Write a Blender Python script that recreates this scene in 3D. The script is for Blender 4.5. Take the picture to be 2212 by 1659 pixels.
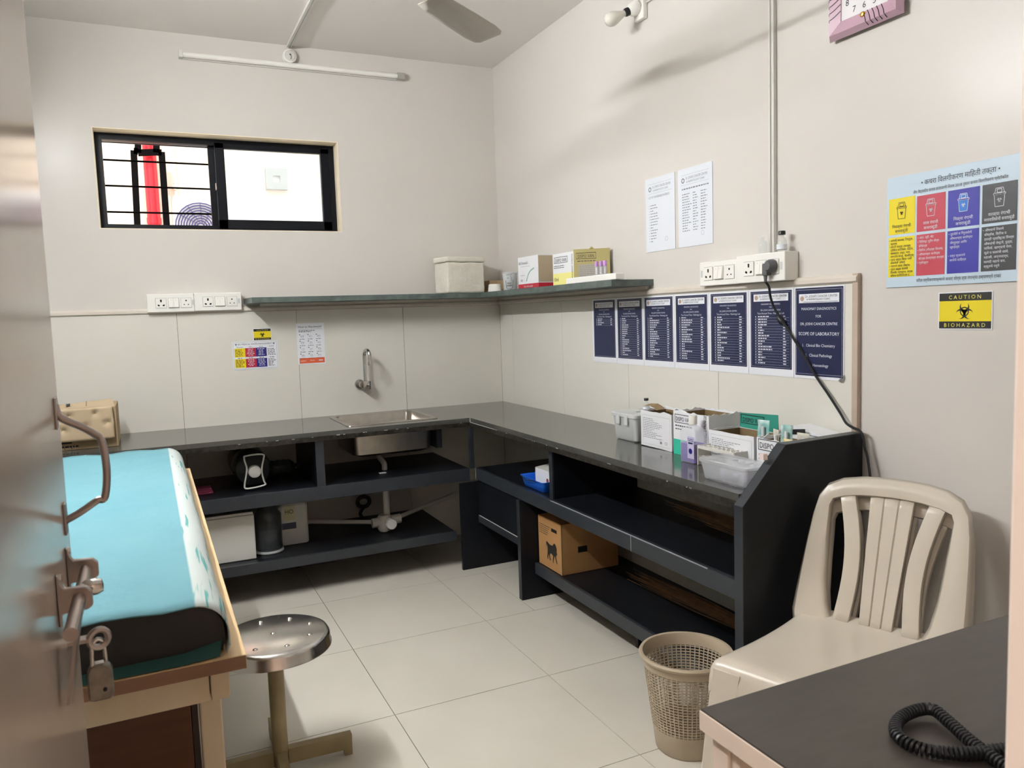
import bpy, bmesh, math, random, re
from mathutils import Vector, Matrix
random.seed(7)
scene = bpy.context.scene
for o in list(bpy.data.objects): bpy.data.objects.remove(o)
COL = scene.collection
PI = math.pi
# ------------------------------------------------------------------ camera
CAM = (-2.0073, -4.4481, 1.3650); YAW, PITCH, ROLL, FPX = 0.4365, 0.0906, -0.0337, 1674.31
W, H = 2212, 1659
fw = Vector((math.sin(YAW)*math.cos(PITCH), math.cos(YAW)*math.cos(PITCH), -math.sin(PITCH)))
rt = Vector((math.cos(YAW), -math.sin(YAW), 0)); up = rt.cross(fw)
rt2 = rt*math.cos(ROLL)+up*math.sin(ROLL); up2 = -rt*math.sin(ROLL)+up*math.cos(ROLL)
cd = bpy.data.cameras.new('camera'); cam = bpy.data.objects.new('camera', cd); COL.objects.link(cam)
cd.sensor_fit = 'HORIZONTAL'; cd.sensor_width = 36; cd.lens = 36*FPX/W
cd.clip_start = 0.02; cd.clip_end = 100
cd.dof.use_dof = True; cd.dof.focus_distance = 3.6; cd.dof.aperture_fstop = 11
m = Matrix((rt2, up2, -fw)).transposed().to_4x4(); m.translation = Vector(CAM)
cam.matrix_world = m
scene.camera = cam
def on(ax, val, u, v):
    "the point of the plane axis=val that the photograph shows at pixel (u, v)"
    d = rt2*((u-W/2)/FPX) + up2*(-(v-H/2)/FPX) + fw
    t = (val-CAM[ax])/d[ax]
    return Vector(CAM)+d*t
# ------------------------------------------------------------------ world, sun, exposure
wd = bpy.data.worlds.new('world'); scene.world = wd; wd.use_nodes = True
bg = wd.node_tree.nodes['Background']; bg.inputs[0].default_value = (0.86, 0.93, 1.0, 1); bg.inputs[1].default_value = 1.5
sd = bpy.data.lights.new('sun', 'SUN'); sd.energy = 1.3; sd.angle = 0.02; sd.color = (1, .95, .87)
sun = bpy.data.objects.new('sun', sd); COL.objects.link(sun)
sun.rotation_euler = Vector((0.25, 0.75, -0.85)).to_track_quat('-Z', 'Y').to_euler()
vs = scene.view_settings; vs.view_transform = 'Standard'; vs.look = 'None'; vs.gamma = 1.0; vs.use_curve_mapping = False
vs.exposure = 1.34
scene.cycles.max_bounces = 8; scene.cycles.diffuse_bounces = 4; scene.cycles.glossy_bounces = 3; scene.cycles.transmission_bounces = 6; scene.cycles.transparent_max_bounces = 6
scene.cycles.caustics_refractive = False; scene.cycles.caustics_reflective = False
TUBE_POWER = 190.0      # emission of the lit tube on the left wall
CORRIDOR_POWER = 35.0   # emission of the corridor ceiling lamp behind the camera
# ------------------------------------------------------------------ materials
def lin(h):
    h = h.lstrip('#'); c = [int(h[i:i+2], 16)/255 for i in (0, 2, 4)]
    return tuple(x/12.92 if x <= .04045 else ((x+.055)/1.055)**2.4 for x in c)+(1,)
MATS = {}
def mat(name, color, rough=.5, metal=0, spec=.5, noise=None, bump=None, coat=0, trans=0, ior=1.45, emit=0, alpha=1, sss=0):
    """noise=(scale, amount, colour2[, stretch]) mottles the colour, bump=(scale, strength) gives fine relief"""
    if name in MATS: return MATS[name]
    mt = bpy.data.materials.new(name); mt.use_nodes = True; MATS[name] = mt
    nt = mt.node_tree; b = nt.nodes['Principled BSDF']
    c = lin(color) if isinstance(color, str) else color
    b.inputs['Base Color'].default_value = c; b.inputs['Roughness'].default_value = rough
    b.inputs['Metallic'].default_value = metal; b.inputs['IOR'].default_value = ior
    b.inputs['Specular IOR Level'].default_value = spec
    b.inputs['Coat Weight'].default_value = coat; b.inputs['Coat Roughness'].default_value = .08
    b.inputs['Transmission Weight'].default_value = trans; b.inputs['Alpha'].default_value = alpha
    if emit: b.inputs['Emission Color'].default_value = c; b.inputs['Emission Strength'].default_value = emit
    if noise or bump:
        tc = nt.nodes.new('ShaderNodeTexCoord')
    if noise:
        mp = nt.nodes.new('ShaderNodeMapping'); nt.links.new(tc.outputs['Object'], mp.inputs[0])
        if len(noise) > 3: mp.inputs['Scale'].default_value = noise[3]
        n = nt.nodes.new('ShaderNodeTexNoise'); n.inputs['Scale'].default_value = noise[0]; n.inputs['Detail'].default_value = 6
        nt.links.new(mp.outputs[0], n.inputs[0])
        r = nt.nodes.new('ShaderNodeMapRange'); r.inputs[1].default_value = .35; r.inputs[2].default_value = .7
        r.inputs[4].default_value = noise[1]; nt.links.new(n.outputs[0], r.inputs[0])
        mx = nt.nodes.new('ShaderNodeMix'); mx.data_type = 'RGBA'
        mx.inputs[6].default_value = c; mx.inputs[7].default_value = lin(noise[2])
        nt.links.new(r.outputs[0], mx.inputs[0]); nt.links.new(mx.outputs[2], b.inputs['Base Color'])
    if bump:
        n2 = nt.nodes.new('ShaderNodeTexNoise'); n2.inputs['Scale'].default_value = bump[0]; n2.inputs['Detail'].default_value = 4
        nt.links.new(tc.outputs['Object'], n2.inputs[0])
        bp = nt.nodes.new('ShaderNodeBump'); bp.inputs['Strength'].default_value = bump[1]; bp.inputs['Distance'].default_value = .01
        nt.links.new(n2.outputs[0], bp.inputs['Height']); nt.links.new(bp.outputs[0], b.inputs['Normal'])
    return mt
M = {}
M['wall'] = mat('gloss_paint_wall', '#d3cec8', .27, spec=.3, noise=(1.4, .35, '#cdc8c1'), bump=(3.0, .05))
M['ceiling'] = mat('ceiling_paint', '#efebe7', .5, spec=.2, noise=(1.2, .4, '#e9e4e0'))
M['walltile'] = mat('cream_wall_tile', '#dcd9d0', .16, spec=.35, noise=(2.0, .4, '#d6d2c8'))
M['floortile'] = mat('cream_floor_tile', '#d2cdc1', .2, spec=.4, noise=(3.0, .6, '#cac5b8'))
M['grout'] = mat('grout', '#3f3a32', .9)
M['ledge'] = mat('ledge_paint', '#d6cec3', .45, noise=(9, .5, '#cbc1b4'))
M['reveal'] = mat('window_reveal_lit_cream', '#ecdfc6', .5)  # paler cream: the lit look of the reveal is put into the colour
M['trimbrown'] = mat('bare_trim', '#bcab9c', .6, noise=(12, .6, '#ab9988'))
M['jamb'] = mat('door_jamb_paint', '#f3e6dc', .4, noise=(3, .3, '#ecddd1'))
M['door'] = mat('door_gloss_laminate', '#b9aba0', .17, spec=.5, noise=(2.5, .5, '#af9f93'))
M['black'] = mat('black_laminate', '#0f1115', .36, spec=.25, noise=(7, .6, '#15181d'), bump=(60, .03))
M['blackedge'] = mat('black_edge_band', '#2b2f35', .35, noise=(10, .6, '#22262b'))
M['granite'] = mat('black_granite', '#484845', .12, spec=.7, noise=(30, .8, '#51504c'))
M['graniteedge'] = mat('granite_edge', '#151413', .35, spec=.3, noise=(55, 1, '#39352f'))
M['shelfstone'] = mat('green_grey_stone', '#4b5552', .35, noise=(25, 1, '#5e6a66'))
M['chip'] = mat('chipped_white', '#c9c8c4', .7)
M['steel'] = mat('brushed_steel', '#b5b0a8', .28, metal=1, noise=(20, .5, '#948d84'))
M['chrome'] = mat('chrome', '#c9c7c4', .1, metal=1)
M['seatsteel'] = mat('seat_steel', '#cfccc8', .22, metal=1)
M['handlesteel'] = mat('satin_steel', '#a69c98', .3, metal=1)
M['alu'] = mat('black_aluminium', '#0a0d14', .4, spec=.2)
M['white'] = mat('white_plastic', '#eceae4', .35)
M['offwhite'] = mat('ivory_plastic', '#d5d3cc', .4)
M['pvc'] = mat('pvc_conduit', '#d3d1cb', .35)
M['dark'] = mat('dark_plastic', '#1b1b1c', .4)
M['hole'] = mat('socket_hole', '#141414', .8)
M['greyline'] = mat('grey_line', '#8d8d8b', .6)
M['paper'] = mat('white_paper', '#dfe3ea', .6)
M['print'] = mat('black_print', '#22222a', .6)
M['greyprint'] = mat('grey_print', '#83868e', .6)
M['navy'] = mat('navy_print', '#1c2244', .35)
M['whiteprint'] = mat('white_print', '#dfe2ea', .5)
M['postersheet'] = mat('poster_sheet', '#e6e8ee', .35)
M['yellow'] = mat('yellow_print', '#e3cf18', .45)
M['black_print2'] = mat('sign_black', '#1c1b18', .5)
M['yellowtext'] = mat('yellow_letters', '#e8e06a', .5)
M['red'] = mat('red_print', '#b8404f', .45)
M['red2'] = mat('crimson_print', '#b12240', .45)
M['blue'] = mat('blue_print', '#33309a', .45)
M['blue2'] = mat('dark_blue_print', '#241f74', .45)
M['skyblue'] = mat('bin_blue', '#2c74c9', .45)
M['charcoal'] = mat('charcoal_print', '#3b3c3e', .45)
M['board'] = mat('pale_blue_board', '#c2d4e2', .35)
M['orange'] = mat('orange_print', '#cf5f3c', .5)
M['cardboard'] = mat('cardboard', '#ab9473', .75, noise=(14, .5, '#9d8767'))
M['cardboardpale'] = mat('pale_cardboard', '#b8a588', .75, noise=(6, .6, '#ab9779'))
M['cardorange'] = mat('orange_cardboard', '#ab8152', .7, noise=(8, .4, '#a07748'))
M['carddark'] = mat('cardboard_inside', '#7d6849', .8, noise=(18, .6, '#6c593d'))
M['boxwhite'] = mat('box_white', '#e6e7ea', .45)
M['teal'] = mat('box_teal', '#37b79a', .45)
M['tealdark'] = mat('box_teal_flap', '#2c8a78', .5)
M['yellowpale'] = mat('box_pale_yellow', '#ece58f', .45)
M['olive'] = mat('box_olive', '#aea26a', .5)
M['boxred'] = mat('box_red', '#b81f30', .45)
M['styro'] = mat('styrofoam', '#e2ded2', .8, noise=(18, .5, '#d3cdbd'), bump=(45, .5))
M['clear'] = mat('clear_plastic', '#eef1f5', .12, alpha=.28)
M['cloudy'] = mat('cloudy_plastic', '#dde0df', .3, alpha=.72, spec=.4)
M['glass'] = mat('clear_glass', '#e4eae7', .05, alpha=.16)
M['pane'] = mat('dusty_pane', '#ffffff', .1, alpha=.22)
M['darkglass'] = mat('dark_plastic_jar', '#4a4e51', .2, alpha=.8)
M['purple'] = mat('purple_liquid', '#5b38ae', .2)
M['lilac'] = mat('lilac_cap', '#c08ad0', .4)
M['brightblue'] = mat('bright_blue_plastic', '#1f66d8', .35)
M['pink'] = mat('clock_pink', '#bfa0ae', .3, noise=(6, .5, '#b08fa0'))
M['dial'] = mat('clock_dial', '#dcdadb', .4)
M['gold'] = mat('gold', '#c9a04a', .25, metal=1)
M['bulb'] = mat('frosted_bulb', '#dedbd0', .3)
M['chair'] = mat('cream_plastic', '#c8c0b2', .27, spec=.5, noise=(5, .5, '#bfb6a6'))
M['bin'] = mat('beige_plastic', '#aea08b', .4, noise=(6, .4, '#a3957f'))
M['stoolpaint'] = mat('olive_cream_paint', '#a89873', .45, noise=(9, .8, '#8d7c58'))
M['bedpaint'] = mat('cream_paint', '#d1c1a6', .5, noise=(8, .7, '#bfad90'))
M['bedtop'] = mat('wood_laminate_top', '#d6b88a', .35, noise=(5, .6, '#ccac7c', (12, 1, 1)))
M['bededge'] = mat('wood_edge', '#87634c', .45, noise=(8, .6, '#785741', (1, 6, 6)))
M['brownwood'] = mat('dark_brown_laminate', '#5f3820', .4, noise=(6, .7, '#512d18', (1, 1, 8)))
M['rexine'] = mat('black_rexine', '#1d1c1b', .5, bump=(30, .15))
M['tealcloth'] = mat('dark_teal_cloth', '#2a4f4b', .85, noise=(20, .5, '#234e48'))
M['desktop'] = mat('dark_desk_laminate', '#423d39', .32, spec=.4, noise=(7, .7, '#383430', (2, 9, 1)))
M['deskedge'] = mat('desk_cream', '#dccdc0', .45, noise=(5, .4, '#d0bfb0'))
M['cable'] = mat('black_rubber', '#19191c', .45)
M['plug'] = mat('grey_plug', '#57585a', .5)
M['straw'] = mat('broom_straw', '#7d5c3e', .7, noise=(40, 1, '#9a7850'))
M['green'] = mat('green_binding', '#2e5a42', .6)
M['fan'] = mat('fan_enamel', '#b7aea4', .35)
M['fandark'] = mat('fan_motor', '#6d675c', .4)
M['outwall'] = mat('outside_wall', '#dfd0bb', .9, noise=(2, .5, '#d3c2ab'))
M['redpipe'] = mat('red_pipe', '#d8222c', .4)
M['blackpipe'] = mat('black_pipe', '#0b0908', .9, spec=.05)
M['acwhite'] = mat('ac_white', '#dcdcda', .5)
M['acgrille'] = mat('ac_grille', '#3c3160', .6)
M['ground'] = mat('outside_ground', '#b9ad9d', .9)
# the sheet: teal cloth with a pale edge band that has thin teal streaks (a print on the cloth)
def sheet_material():
    mt = mat('teal_bed_sheet', '#7cc3c6', .85, bump=(9, .55)); nt = mt.node_tree; b = nt.nodes['Principled BSDF']
    tc = nt.nodes.new('ShaderNodeTexCoord'); sp = nt.nodes.new('ShaderNodeSeparateXYZ'); nt.links.new(tc.outputs['Object'], sp.inputs[0])
    st = nt.nodes.new('ShaderNodeMapRange'); st.inputs[1].default_value = -.078; st.inputs[2].default_value = -.074; nt.links.new(sp.outputs[0], st.inputs[0])
    mp = nt.nodes.new('ShaderNodeMapping'); mp.inputs['Scale'].default_value = (70, 3.2, 70); nt.links.new(tc.outputs['Object'], mp.inputs[0])
    n = nt.nodes.new('ShaderNodeTexNoise'); n.inputs['Scale'].default_value = 1.3; nt.links.new(mp.outputs[0], n.inputs[0])
    rp = nt.nodes.new('ShaderNodeValToRGB'); e = rp.color_ramp.elements
    e[0].position = .33; e[0].color = lin('#5a9c98'); e[1].position = .39; e[1].color = lin('#b9c2bf'); nt.links.new(n.outputs[0], rp.inputs[0])
    n2 = nt.nodes.new('ShaderNodeTexNoise'); n2.inputs['Scale'].default_value = 5; nt.links.new(tc.outputs['Object'], n2.inputs[0])
    m2 = nt.nodes.new('ShaderNodeMix'); m2.data_type = 'RGBA'; m2.inputs[6].default_value = lin('#5b8e99'); m2.inputs[7].default_value = lin('#6897a0'); nt.links.new(n2.outputs[0], m2.inputs[0])
    mx = nt.nodes.new('ShaderNodeMix'); mx.data_type = 'RGBA'; nt.links.new(st.outputs[0], mx.inputs[0]); nt.links.new(m2.outputs[2], mx.inputs[6]); nt.links.new(rp.outputs[0], mx.inputs[7])
    nt.links.new(mx.outputs[2], b.inputs['Base Color']); return mt
M['sheet'] = sheet_material()
# ------------------------------------------------------------------ mesh builder
def obj(name, data, parent=None, loc=(0, 0, 0)):
    o = bpy.data.objects.new(name, data); COL.objects.link(o); o.location = loc
    if parent: o.parent = parent
    return o
def perp(d):
    d = Vector(d).normalized(); a = Vector((0, 0, 1)) if abs(d.z) < .9 else Vector((1, 0, 0))
    u = d.cross(a).normalized(); return u, d.cross(u).normalized()
_fc = bpy.data.curves.new('type', 'FONT'); _fc.resolution_u = 2
_fo = bpy.data.objects.new('type', _fc); COL.objects.link(_fo)
class MB:
    def __init__(s): s.v = []; s.f = []
    def add(s, vs, fs):
        k = len(s.v); s.v += [tuple(x) for x in vs]; s.f += [tuple(i+k for i in f) for f in fs]; return s
    def box(s, x0, x1, y0, y1, z0, z1, bev=0):
        if x0 > x1: x0, x1 = x1, x0
        if y0 > y1: y0, y1 = y1, y0
        if z0 > z1: z0, z1 = z1, z0
        if bev:
            bm = bmesh.new(); bmesh.ops.create_cube(bm, size=1)
            for v in bm.verts: v.co = Vector(((x0+x1)/2+v.co.x*(x1-x0), (y0+y1)/2+v.co.y*(y1-y0), (z0+z1)/2+v.co.z*(z1-z0)))
            bmesh.ops.bevel(bm, geom=bm.edges[:], offset=bev, segments=2, affect='EDGES', profile=.5, clamp_overlap=True)
            bm.verts.index_update(); s.add([v.co.copy() for v in bm.verts], [[v.index for v in f.verts] for f in bm.faces]); bm.free(); return s
        return s.add([(x, y, z) for z in (z0, z1) for y in (y0, y1) for x in (x0, x1)],
                     [(0, 2, 3, 1), (4, 5, 7, 6), (0, 1, 5, 4), (2, 6, 7, 3), (0, 4, 6, 2), (1, 3, 7, 5)])
    def bar(s, a, b, w, t, upv=(0, 0, 1)):
        "rectangular bar from a to b, w across, t along upv"
        a, b, upv = Vector(a), Vector(b), Vector(upv); d = (b-a).normalized(); u = d.cross(upv).normalized(); n = u.cross(d)
        vs = [p+u*i*w/2+n*j*t/2 for p in (a, b) for j in (-1, 1) for i in (-1, 1)]
        return s.add(vs, [(0, 1, 3, 2), (4, 6, 7, 5), (0, 4, 5, 1), (2, 3, 7, 6), (0, 2, 6, 4), (1, 5, 7, 3)])
    def cyl(s, a, b, r0, r1=None, n=16, caps=True):
        a, b = Vector(a), Vector(b); r1 = r0 if r1 is None else r1; u, w = perp(b-a)
        vs = [p+(u*math.cos(2*PI*i/n)+w*math.sin(2*PI*i/n))*r for p, r in ((a, r0), (b, r1)) for i in range(n)]
        fs = [(i, (i+1) % n, n+(i+1) % n, n+i) for i in range(n)]
        if caps: fs += [tuple(range(n-1, -1, -1)), tuple(range(n, 2*n))]
        return s.add(vs, fs)
    def tube(s, pts, r, n=8, closed=False):
        pts = [Vector(p) for p in pts]; N = len(pts); rr = r if isinstance(r, (list, tuple)) else [r]*N
        u = None; k = len(s.v); vs = []
        for i, p in enumerate(pts):
            d = (pts[(i+1) % N]-pts[i-1]) if closed else (pts[min(i+1, N-1)]-pts[max(i-1, 0)])
            d.normalize()
            if u is None: u, w = perp(d)
            else: u = (u-d*u.dot(d)).normalized(); w = d.cross(u)
            vs += [p+(u*math.cos(2*PI*j/n)+w*math.sin(2*PI*j/n))*rr[i] for j in range(n)]
        fs = [(i*n+j, i*n+(j+1) % n, ((i+1) % N)*n+(j+1) % n, ((i+1) % N)*n+j) for i in range(N if closed else N-1) for j in range(n)]
        if not closed: fs += [tuple(range(n-1, -1, -1)), tuple((N-1)*n+j for j in range(n))]
        return s.add(vs, fs)
    def lathe(s, prof, n=24, c=(0, 0, 0), axis=None, sx=1, sy=1):
        "prof [(r, h)] turned about axis (default z) through c"
        c = Vector(c)
        if axis is None: ax, u, w = Vector((0, 0, 1)), Vector((1, 0, 0)), Vector((0, 1, 0))
        else: ax = Vector(axis).normalized(); u, w = perp(ax)
        vs = [c+ax*h+(u*math.cos(2*PI*i/n)*sx+w*math.sin(2*PI*i/n)*sy)*max(r, 1e-5) for r, h in prof for i in range(n)]
        fs = [(k*n+i, k*n+(i+1) % n, (k+1)*n+(i+1) % n, (k+1)*n+i) for k in range(len(prof)-1) for i in range(n)]
        return s.add(vs, fs)
    def prism(s, poly, a, b, plane='xz'):
        "2-D outline pushed from a to b along the third axis"
        def P(p, t): return {'xz': (p[0], t, p[1]), 'yz': (t, p[0], p[1]), 'xy': (p[0], p[1], t)}[plane]
        n = len(poly); vs = [P(p, a) for p in poly]+[P(p, b) for p in poly]
        return s.add(vs, [tuple(range(n)), tuple(range(2*n-1, n-1, -1))]+[(i, n+i, n+(i+1) % n, (i+1) % n) for i in range(n)])
    def rect(s, x0, x1, z0, z1, y):
        "flat print facing -y"
        return s.add([(x0, y, z0), (x1, y, z0), (x1, y, z1), (x0, y, z1)], [(0, 1, 2, 3)])
    def frame(s, x0, x1, z0, z1, y, t):
        s.rect(x0, x1, z0, z0+t, y); s.rect(x0, x1, z1-t, z1, y); s.rect(x0, x0+t, z0+t, z1-t, y); return s.rect(x1-t, x1, z0+t, z1-t, y)
    def grid(s, rows):
        n = len(rows[0]); return s.add([p for r in rows for p in r], [(i*n+j, i*n+j+1, (i+1)*n+j+1, (i+1)*n+j) for i in range(len(rows)-1) for j in range(n-1)])
    def text(s, body, size, x, z, y, align='CENTER', fit=None, wide=1, shear=0):
        "lettering on a plane facing -y; fit caps the width"
        _fc.body = body; _fc.align_x = 'LEFT'; _fc.size = size; _fc.shear = shear
        bpy.context.view_layer.update()
        me = bpy.data.meshes.new_from_object(_fo.evaluated_get(bpy.context.evaluated_depsgraph_get()))
        if len(me.vertices):
            xs = [v.co.x for v in me.vertices]; x0, x1 = min(xs), max(xs); w = (x1-x0)*wide; k = wide
            if fit and w > fit: k *= fit/w; w = fit
            ox = x-(x0*k) - (w/2 if align == 'CENTER' else w if align == 'RIGHT' else 0)
            s.add([(ox+v.co.x*k, y, z+v.co.y) for v in me.vertices], [tuple(p.vertices) for p in me.polygons])
        bpy.data.meshes.remove(me); return s
    def build(s, name, material, parent=None, loc=(0, 0, 0), smooth=False, rotz=0):
        me = bpy.data.meshes.new(name); me.from_pydata(s.v, [], s.f); me.update()
        me.materials.append(M[material] if isinstance(material, str) else material)
        bm = bmesh.new(); bm.from_mesh(me); bmesh.ops.recalc_face_normals(bm, faces=bm.faces[:]) if len(bm.faces) else None
        bm.to_mesh(me); bm.free()
        if smooth:
            for p in me.polygons: p.use_smooth = True
            try: me.set_sharp_from_angle(angle=math.radians(40))
            except Exception: pass
        o = obj(name, me, parent, loc); o.rotation_euler = (0, 0, rotz); return o
def tag(o, label=None, cat=None, group=None, kind=None):
    if label: o['label'] = label
    if cat: o['category'] = cat
    if group: o['group'] = group
    if kind: o['kind'] = kind
    return o
def thing(name, label, cat, loc=(0, 0, 0), rotz=0, group=None):
    o = obj(name, None, None, loc); o.rotation_euler = (0, 0, rotz); o.empty_display_size = .05
    return tag(o, label, cat, group)
def struct(o): o['kind'] = 'structure'; return o
RW = -PI/2          # things on the right wall: local x runs to the viewer's right, local -y points into the room
def dup(root, loc=None, rotz=None):
    r = root.copy(); COL.objects.link(r)
    if loc is not None: r.location = loc
    if rotz is not None: r.rotation_euler = (0, 0, rotz)
    for ch in list(root.children):
        c = ch.copy(); COL.objects.link(c); c.parent = r
        for g in list(ch.children):
            d = g.copy(); COL.objects.link(d); d.parent = c
    return r
def arc(cx, cy, r, a0, a1, n): return [(cx+r*math.cos(math.radians(a0+(a1-a0)*i/n)), cy+r*math.sin(math.radians(a0+(a1-a0)*i/n))) for i in range(n+1)]
def smoothpath(pts, k=8):
    pts = [Vector(p) for p in pts]; out = []
    for i in range(len(pts)-1):
        p0, p1, p2, p3 = pts[max(i-1, 0)], pts[i], pts[i+1], pts[min(i+2, len(pts)-1)]
        for j in range(k):
            t = j/k; out.append(.5*((2*p1)+(p2-p0)*t+(2*p0-5*p1+4*p2-p3)*t*t+(3*p1-p0-3*p2+p3)*t**3))
    return out+[pts[-1]]
def biohazard(mb, x, z, y, r):
    "trefoil warning sign of radius r"
    for k in range(3):
        a = math.radians(90+120*k); d = Vector((math.cos(a), math.sin(a)))
        c1 = Vector((x, z))+d*r*.42; c2 = c1+d*r*.13; R1, R2 = r*.47, r*.36
        n = 18; o1 = []; o2 = []
        for i in range(n+1):
            t = math.radians(28+304*i/n); e = a+t
            tip = 1-abs(2*i/n-1)**6*.97
            p = c1+Vector((math.cos(e), math.sin(e)))*R1
            q = c2+Vector((math.cos(e), math.sin(e)))*R2
            q = p+(q-p)*tip
            o1.append((p.x, y, p.y)); o2.append((q.x, y, q.y))
        mb.grid([o1, o2])
    n = 36; mb.grid([[(x+math.cos(2*PI*i/n)*rr, y-.0001, z+math.sin(2*PI*i/n)*rr) for i in range(n+1)] for rr in (r*.34, r*.44)])
    return mb
def scribble(mb, x0, x1, z, y, h, rnd=random, gap=.25):
    "a line of small print too fine to read: broken strokes"
    x = x0
    while x < x1-.002:
        w = min(rnd.uniform(.006, .016), x1-x); mb.rect(x, x+w, z, z+h, y); x += w+h*gap+.0025
    return mb
def dev(s): return re.sub('((?:[\u0915-\u0939]\u094d)*[\u0915-\u0939])\u093f', '\u093f\\1', s)   # written order to printed order
# ================================================================== the room
RX0, RY0, HC = -2.56, -4.03, 2.861
WX, WY = .012, .012                       # painted wall planes behind the proud dado tiles
WIN = (-2.189, -.962, 1.860, 2.362)
struct(MB().box(RX0-.15, .15, RY0-.14, .2, -.08, -.0035).build('floor', 'grout'))
floor = bpy.data.objects['floor']
tx, ty, ts, g = -1.325, -1.9395, .6, .0013
gx = on(2, 0, 1151.2, 1316.3).x
for i in range(-3, 4):
    for j in range(-4, 5):
        x0, x1 = max(tx+i*ts, RX0), min(tx+(i+1)*ts, WX); y0, y1 = max(ty+j*ts, RY0-.12), min(ty+(j+1)*ts, WY)
        if x1-x0 < .02 or y1-y0 < .02: continue
        spans = [(x0, x1)]
        if x0 < gx < x1 and j == 1: spans = [(x0, gx), (gx, x1)]
        for a, b in spans:
            MB().box(a+g, b-g, y0+g, y1-g, -.010, 0).build('floor_tile', 'floortile', floor)
struct(MB().box(RX0-.15, .2, RY0-.14, .25, HC, HC+.1).build('ceiling', 'ceiling'))
x0, x1, z0, z1 = WIN
wb = MB(); yb0, yb1 = WY, .212
wb.box(RX0-.15, x0, yb0, yb1, 0, HC); wb.box(x1, .15, yb0, yb1, 0, HC); wb.box(x0, x1, yb0, yb1, 0, z0); wb.box(x0, x1, yb0, yb1, z1, HC)
wall_back = struct(wb.build('wall_back', 'wall'))
wall_right = struct(MB().box(WX, WX+.15, RY0-.12, WY, 0, HC).build('wall_right', 'wall'))
struct(MB().box(RX0-.15, RX0, RY0-.12, WY, 0, HC).build('wall_left', 'wall'))
DX0, DH = -2.170, 2.09
DX1 = on(1, RY0+.012, 2183, 1000).x
wf = MB(); wf.box(RX0-.15, DX0-.04, RY0-.12, RY0, 0, HC); wf.box(DX1+.05, WX+.1, RY0-.12, RY0, 0, HC); wf.box(DX0-.04, DX1+.05, RY0-.12, RY0, DH+.05, HC)
struct(wf.build('wall_front', 'wall'))
struct(MB().box(DX1, DX1+.052, RY0-.13, RY0+.012, 0, DH+.05, .004).build('trim_4', 'jamb'))
struct(MB().box(DX0-.042, DX0, RY0-.13, RY0+.012, 0, DH+.05, .004).build('trim_5', 'jamb'))
struct(MB().box(DX0, DX1, RY0-.13, RY0+.012, DH, DH+.05, .004).build('trim_6', 'jamb'))
# dado tiles, proud of the paint, each its own piece
def wtiles(parent, axis, cuts, z0, z1, lo, hi):
    cs = [lo]+[c for c in sorted(cuts) if lo+.01 < c < hi-.01]+[hi]
    for a, b in zip(cs, cs[1:]):
        mb = MB(); k = .0009
        if axis == 'x': mb.box(a+k, b-k, 0, WY+.001, z0+k, z1-k)
        else: mb.box(0, WX+.001, a+k, b-k, z0+k, z1-k)
        mb.build('wall_tile', 'walltile', parent)
DT, DEND = 1.424, -2.692
struct(MB().box(RX0, WX, .006, WY+.0005, 0, DT).build('trim_7', 'grout')); struct(MB().box(.006, WX+.0005, DEND, 0, 0, DT).build('trim_8', 'grout'))
wtiles(wall_back, 'x', [-.63, -1.248, -1.862, -2.476], .8, DT, RX0, 0)
wtiles(wall_back, 'x', [-.63, -1.248, -1.862, -2.476], 0, .8, RX0, 0)
wtiles(wall_right, 'y', [-.18, -.803, -1.428, -2.055], .8, DT, DEND, 0)
wtiles(wall_right, 'y', [-.18-.208*k for k in range(0, 13)], 0, .8, DEND, 0)
# ledge mouldings over the dado and the raw end strip
def ledge(name, axis, lo, hi):
    pr = [(0, DT), (0, DT+.03), (-.012, DT+.028), (-.022, DT+.018), (-.022, DT+.006), (-.014, DT)]
    mb = MB()
    if axis == 'x': mb.prism([(WY+p[0]*1, p[1]) for p in pr], lo, hi, 'yz')
    else: mb.prism([(WX+p[0]*1, p[1]) for p in pr], lo, hi, 'xz')
    return struct(mb.build(name, 'ledge'))
ledge('trim_1', 'x', RX0, WX); ledge('trim_2', 'y', DEND-.02, WY)
struct(MB().box(-.004, WX, DEND-.022, DEND, 0, DT+.03, .002).build('trim_3', 'trimbrown'))
# ------------------------------------------------------------------ window
win = struct(thing('window_1', None, None, (0, 0, 0)))
fy0, fy1 = .112, .180; t = .036
rl = MB().box(x0, x1, WY, .21, z1-.004, z1).build('trim_9', 'reveal'); struct(rl)  # thin lining added to carry the reveal's painted-in brightness
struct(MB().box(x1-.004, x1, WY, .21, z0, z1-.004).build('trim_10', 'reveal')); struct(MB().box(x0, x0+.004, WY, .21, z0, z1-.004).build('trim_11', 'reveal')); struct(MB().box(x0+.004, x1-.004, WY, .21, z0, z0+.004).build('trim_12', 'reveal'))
mb = MB(); mb.box(x0, x1, fy0, fy1, z0, z0+t); mb.box(x0, x1, fy0, fy1, z1-t, z1); mb.box(x0, x0+t, fy0, fy1, z0+t, z1-t); mb.box(x1-t, x1, fy0, fy1, z0+t, z1-t)
mb.build('outer_frame', 'alu', win)
MB().box(x0+t, x1-t, fy0+.035, fy0+.041, z1-t-.010, z1-t-.006).build('track', 'alu', win)
sx0, sx1, sz0, sz1 = -1.612, x1-t+.004, z0+.02, z1-.022
mb = MB(); b = .050
mb.box(sx0, sx1, fy0-.004, fy0+.026, sz0, sz0+b, .003); mb.box(sx0, sx1, fy0-.004, fy0+.026, sz1-b*.6, sz1, .003)
mb.box(sx0, sx0+b, fy0-.004, fy0+.026, sz0, sz1, .003); mb.box(sx1-b, sx1, fy0-.004, fy0+.026, sz0, sz1, .003)
sash = mb.build('sash', 'alu', win)
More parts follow.
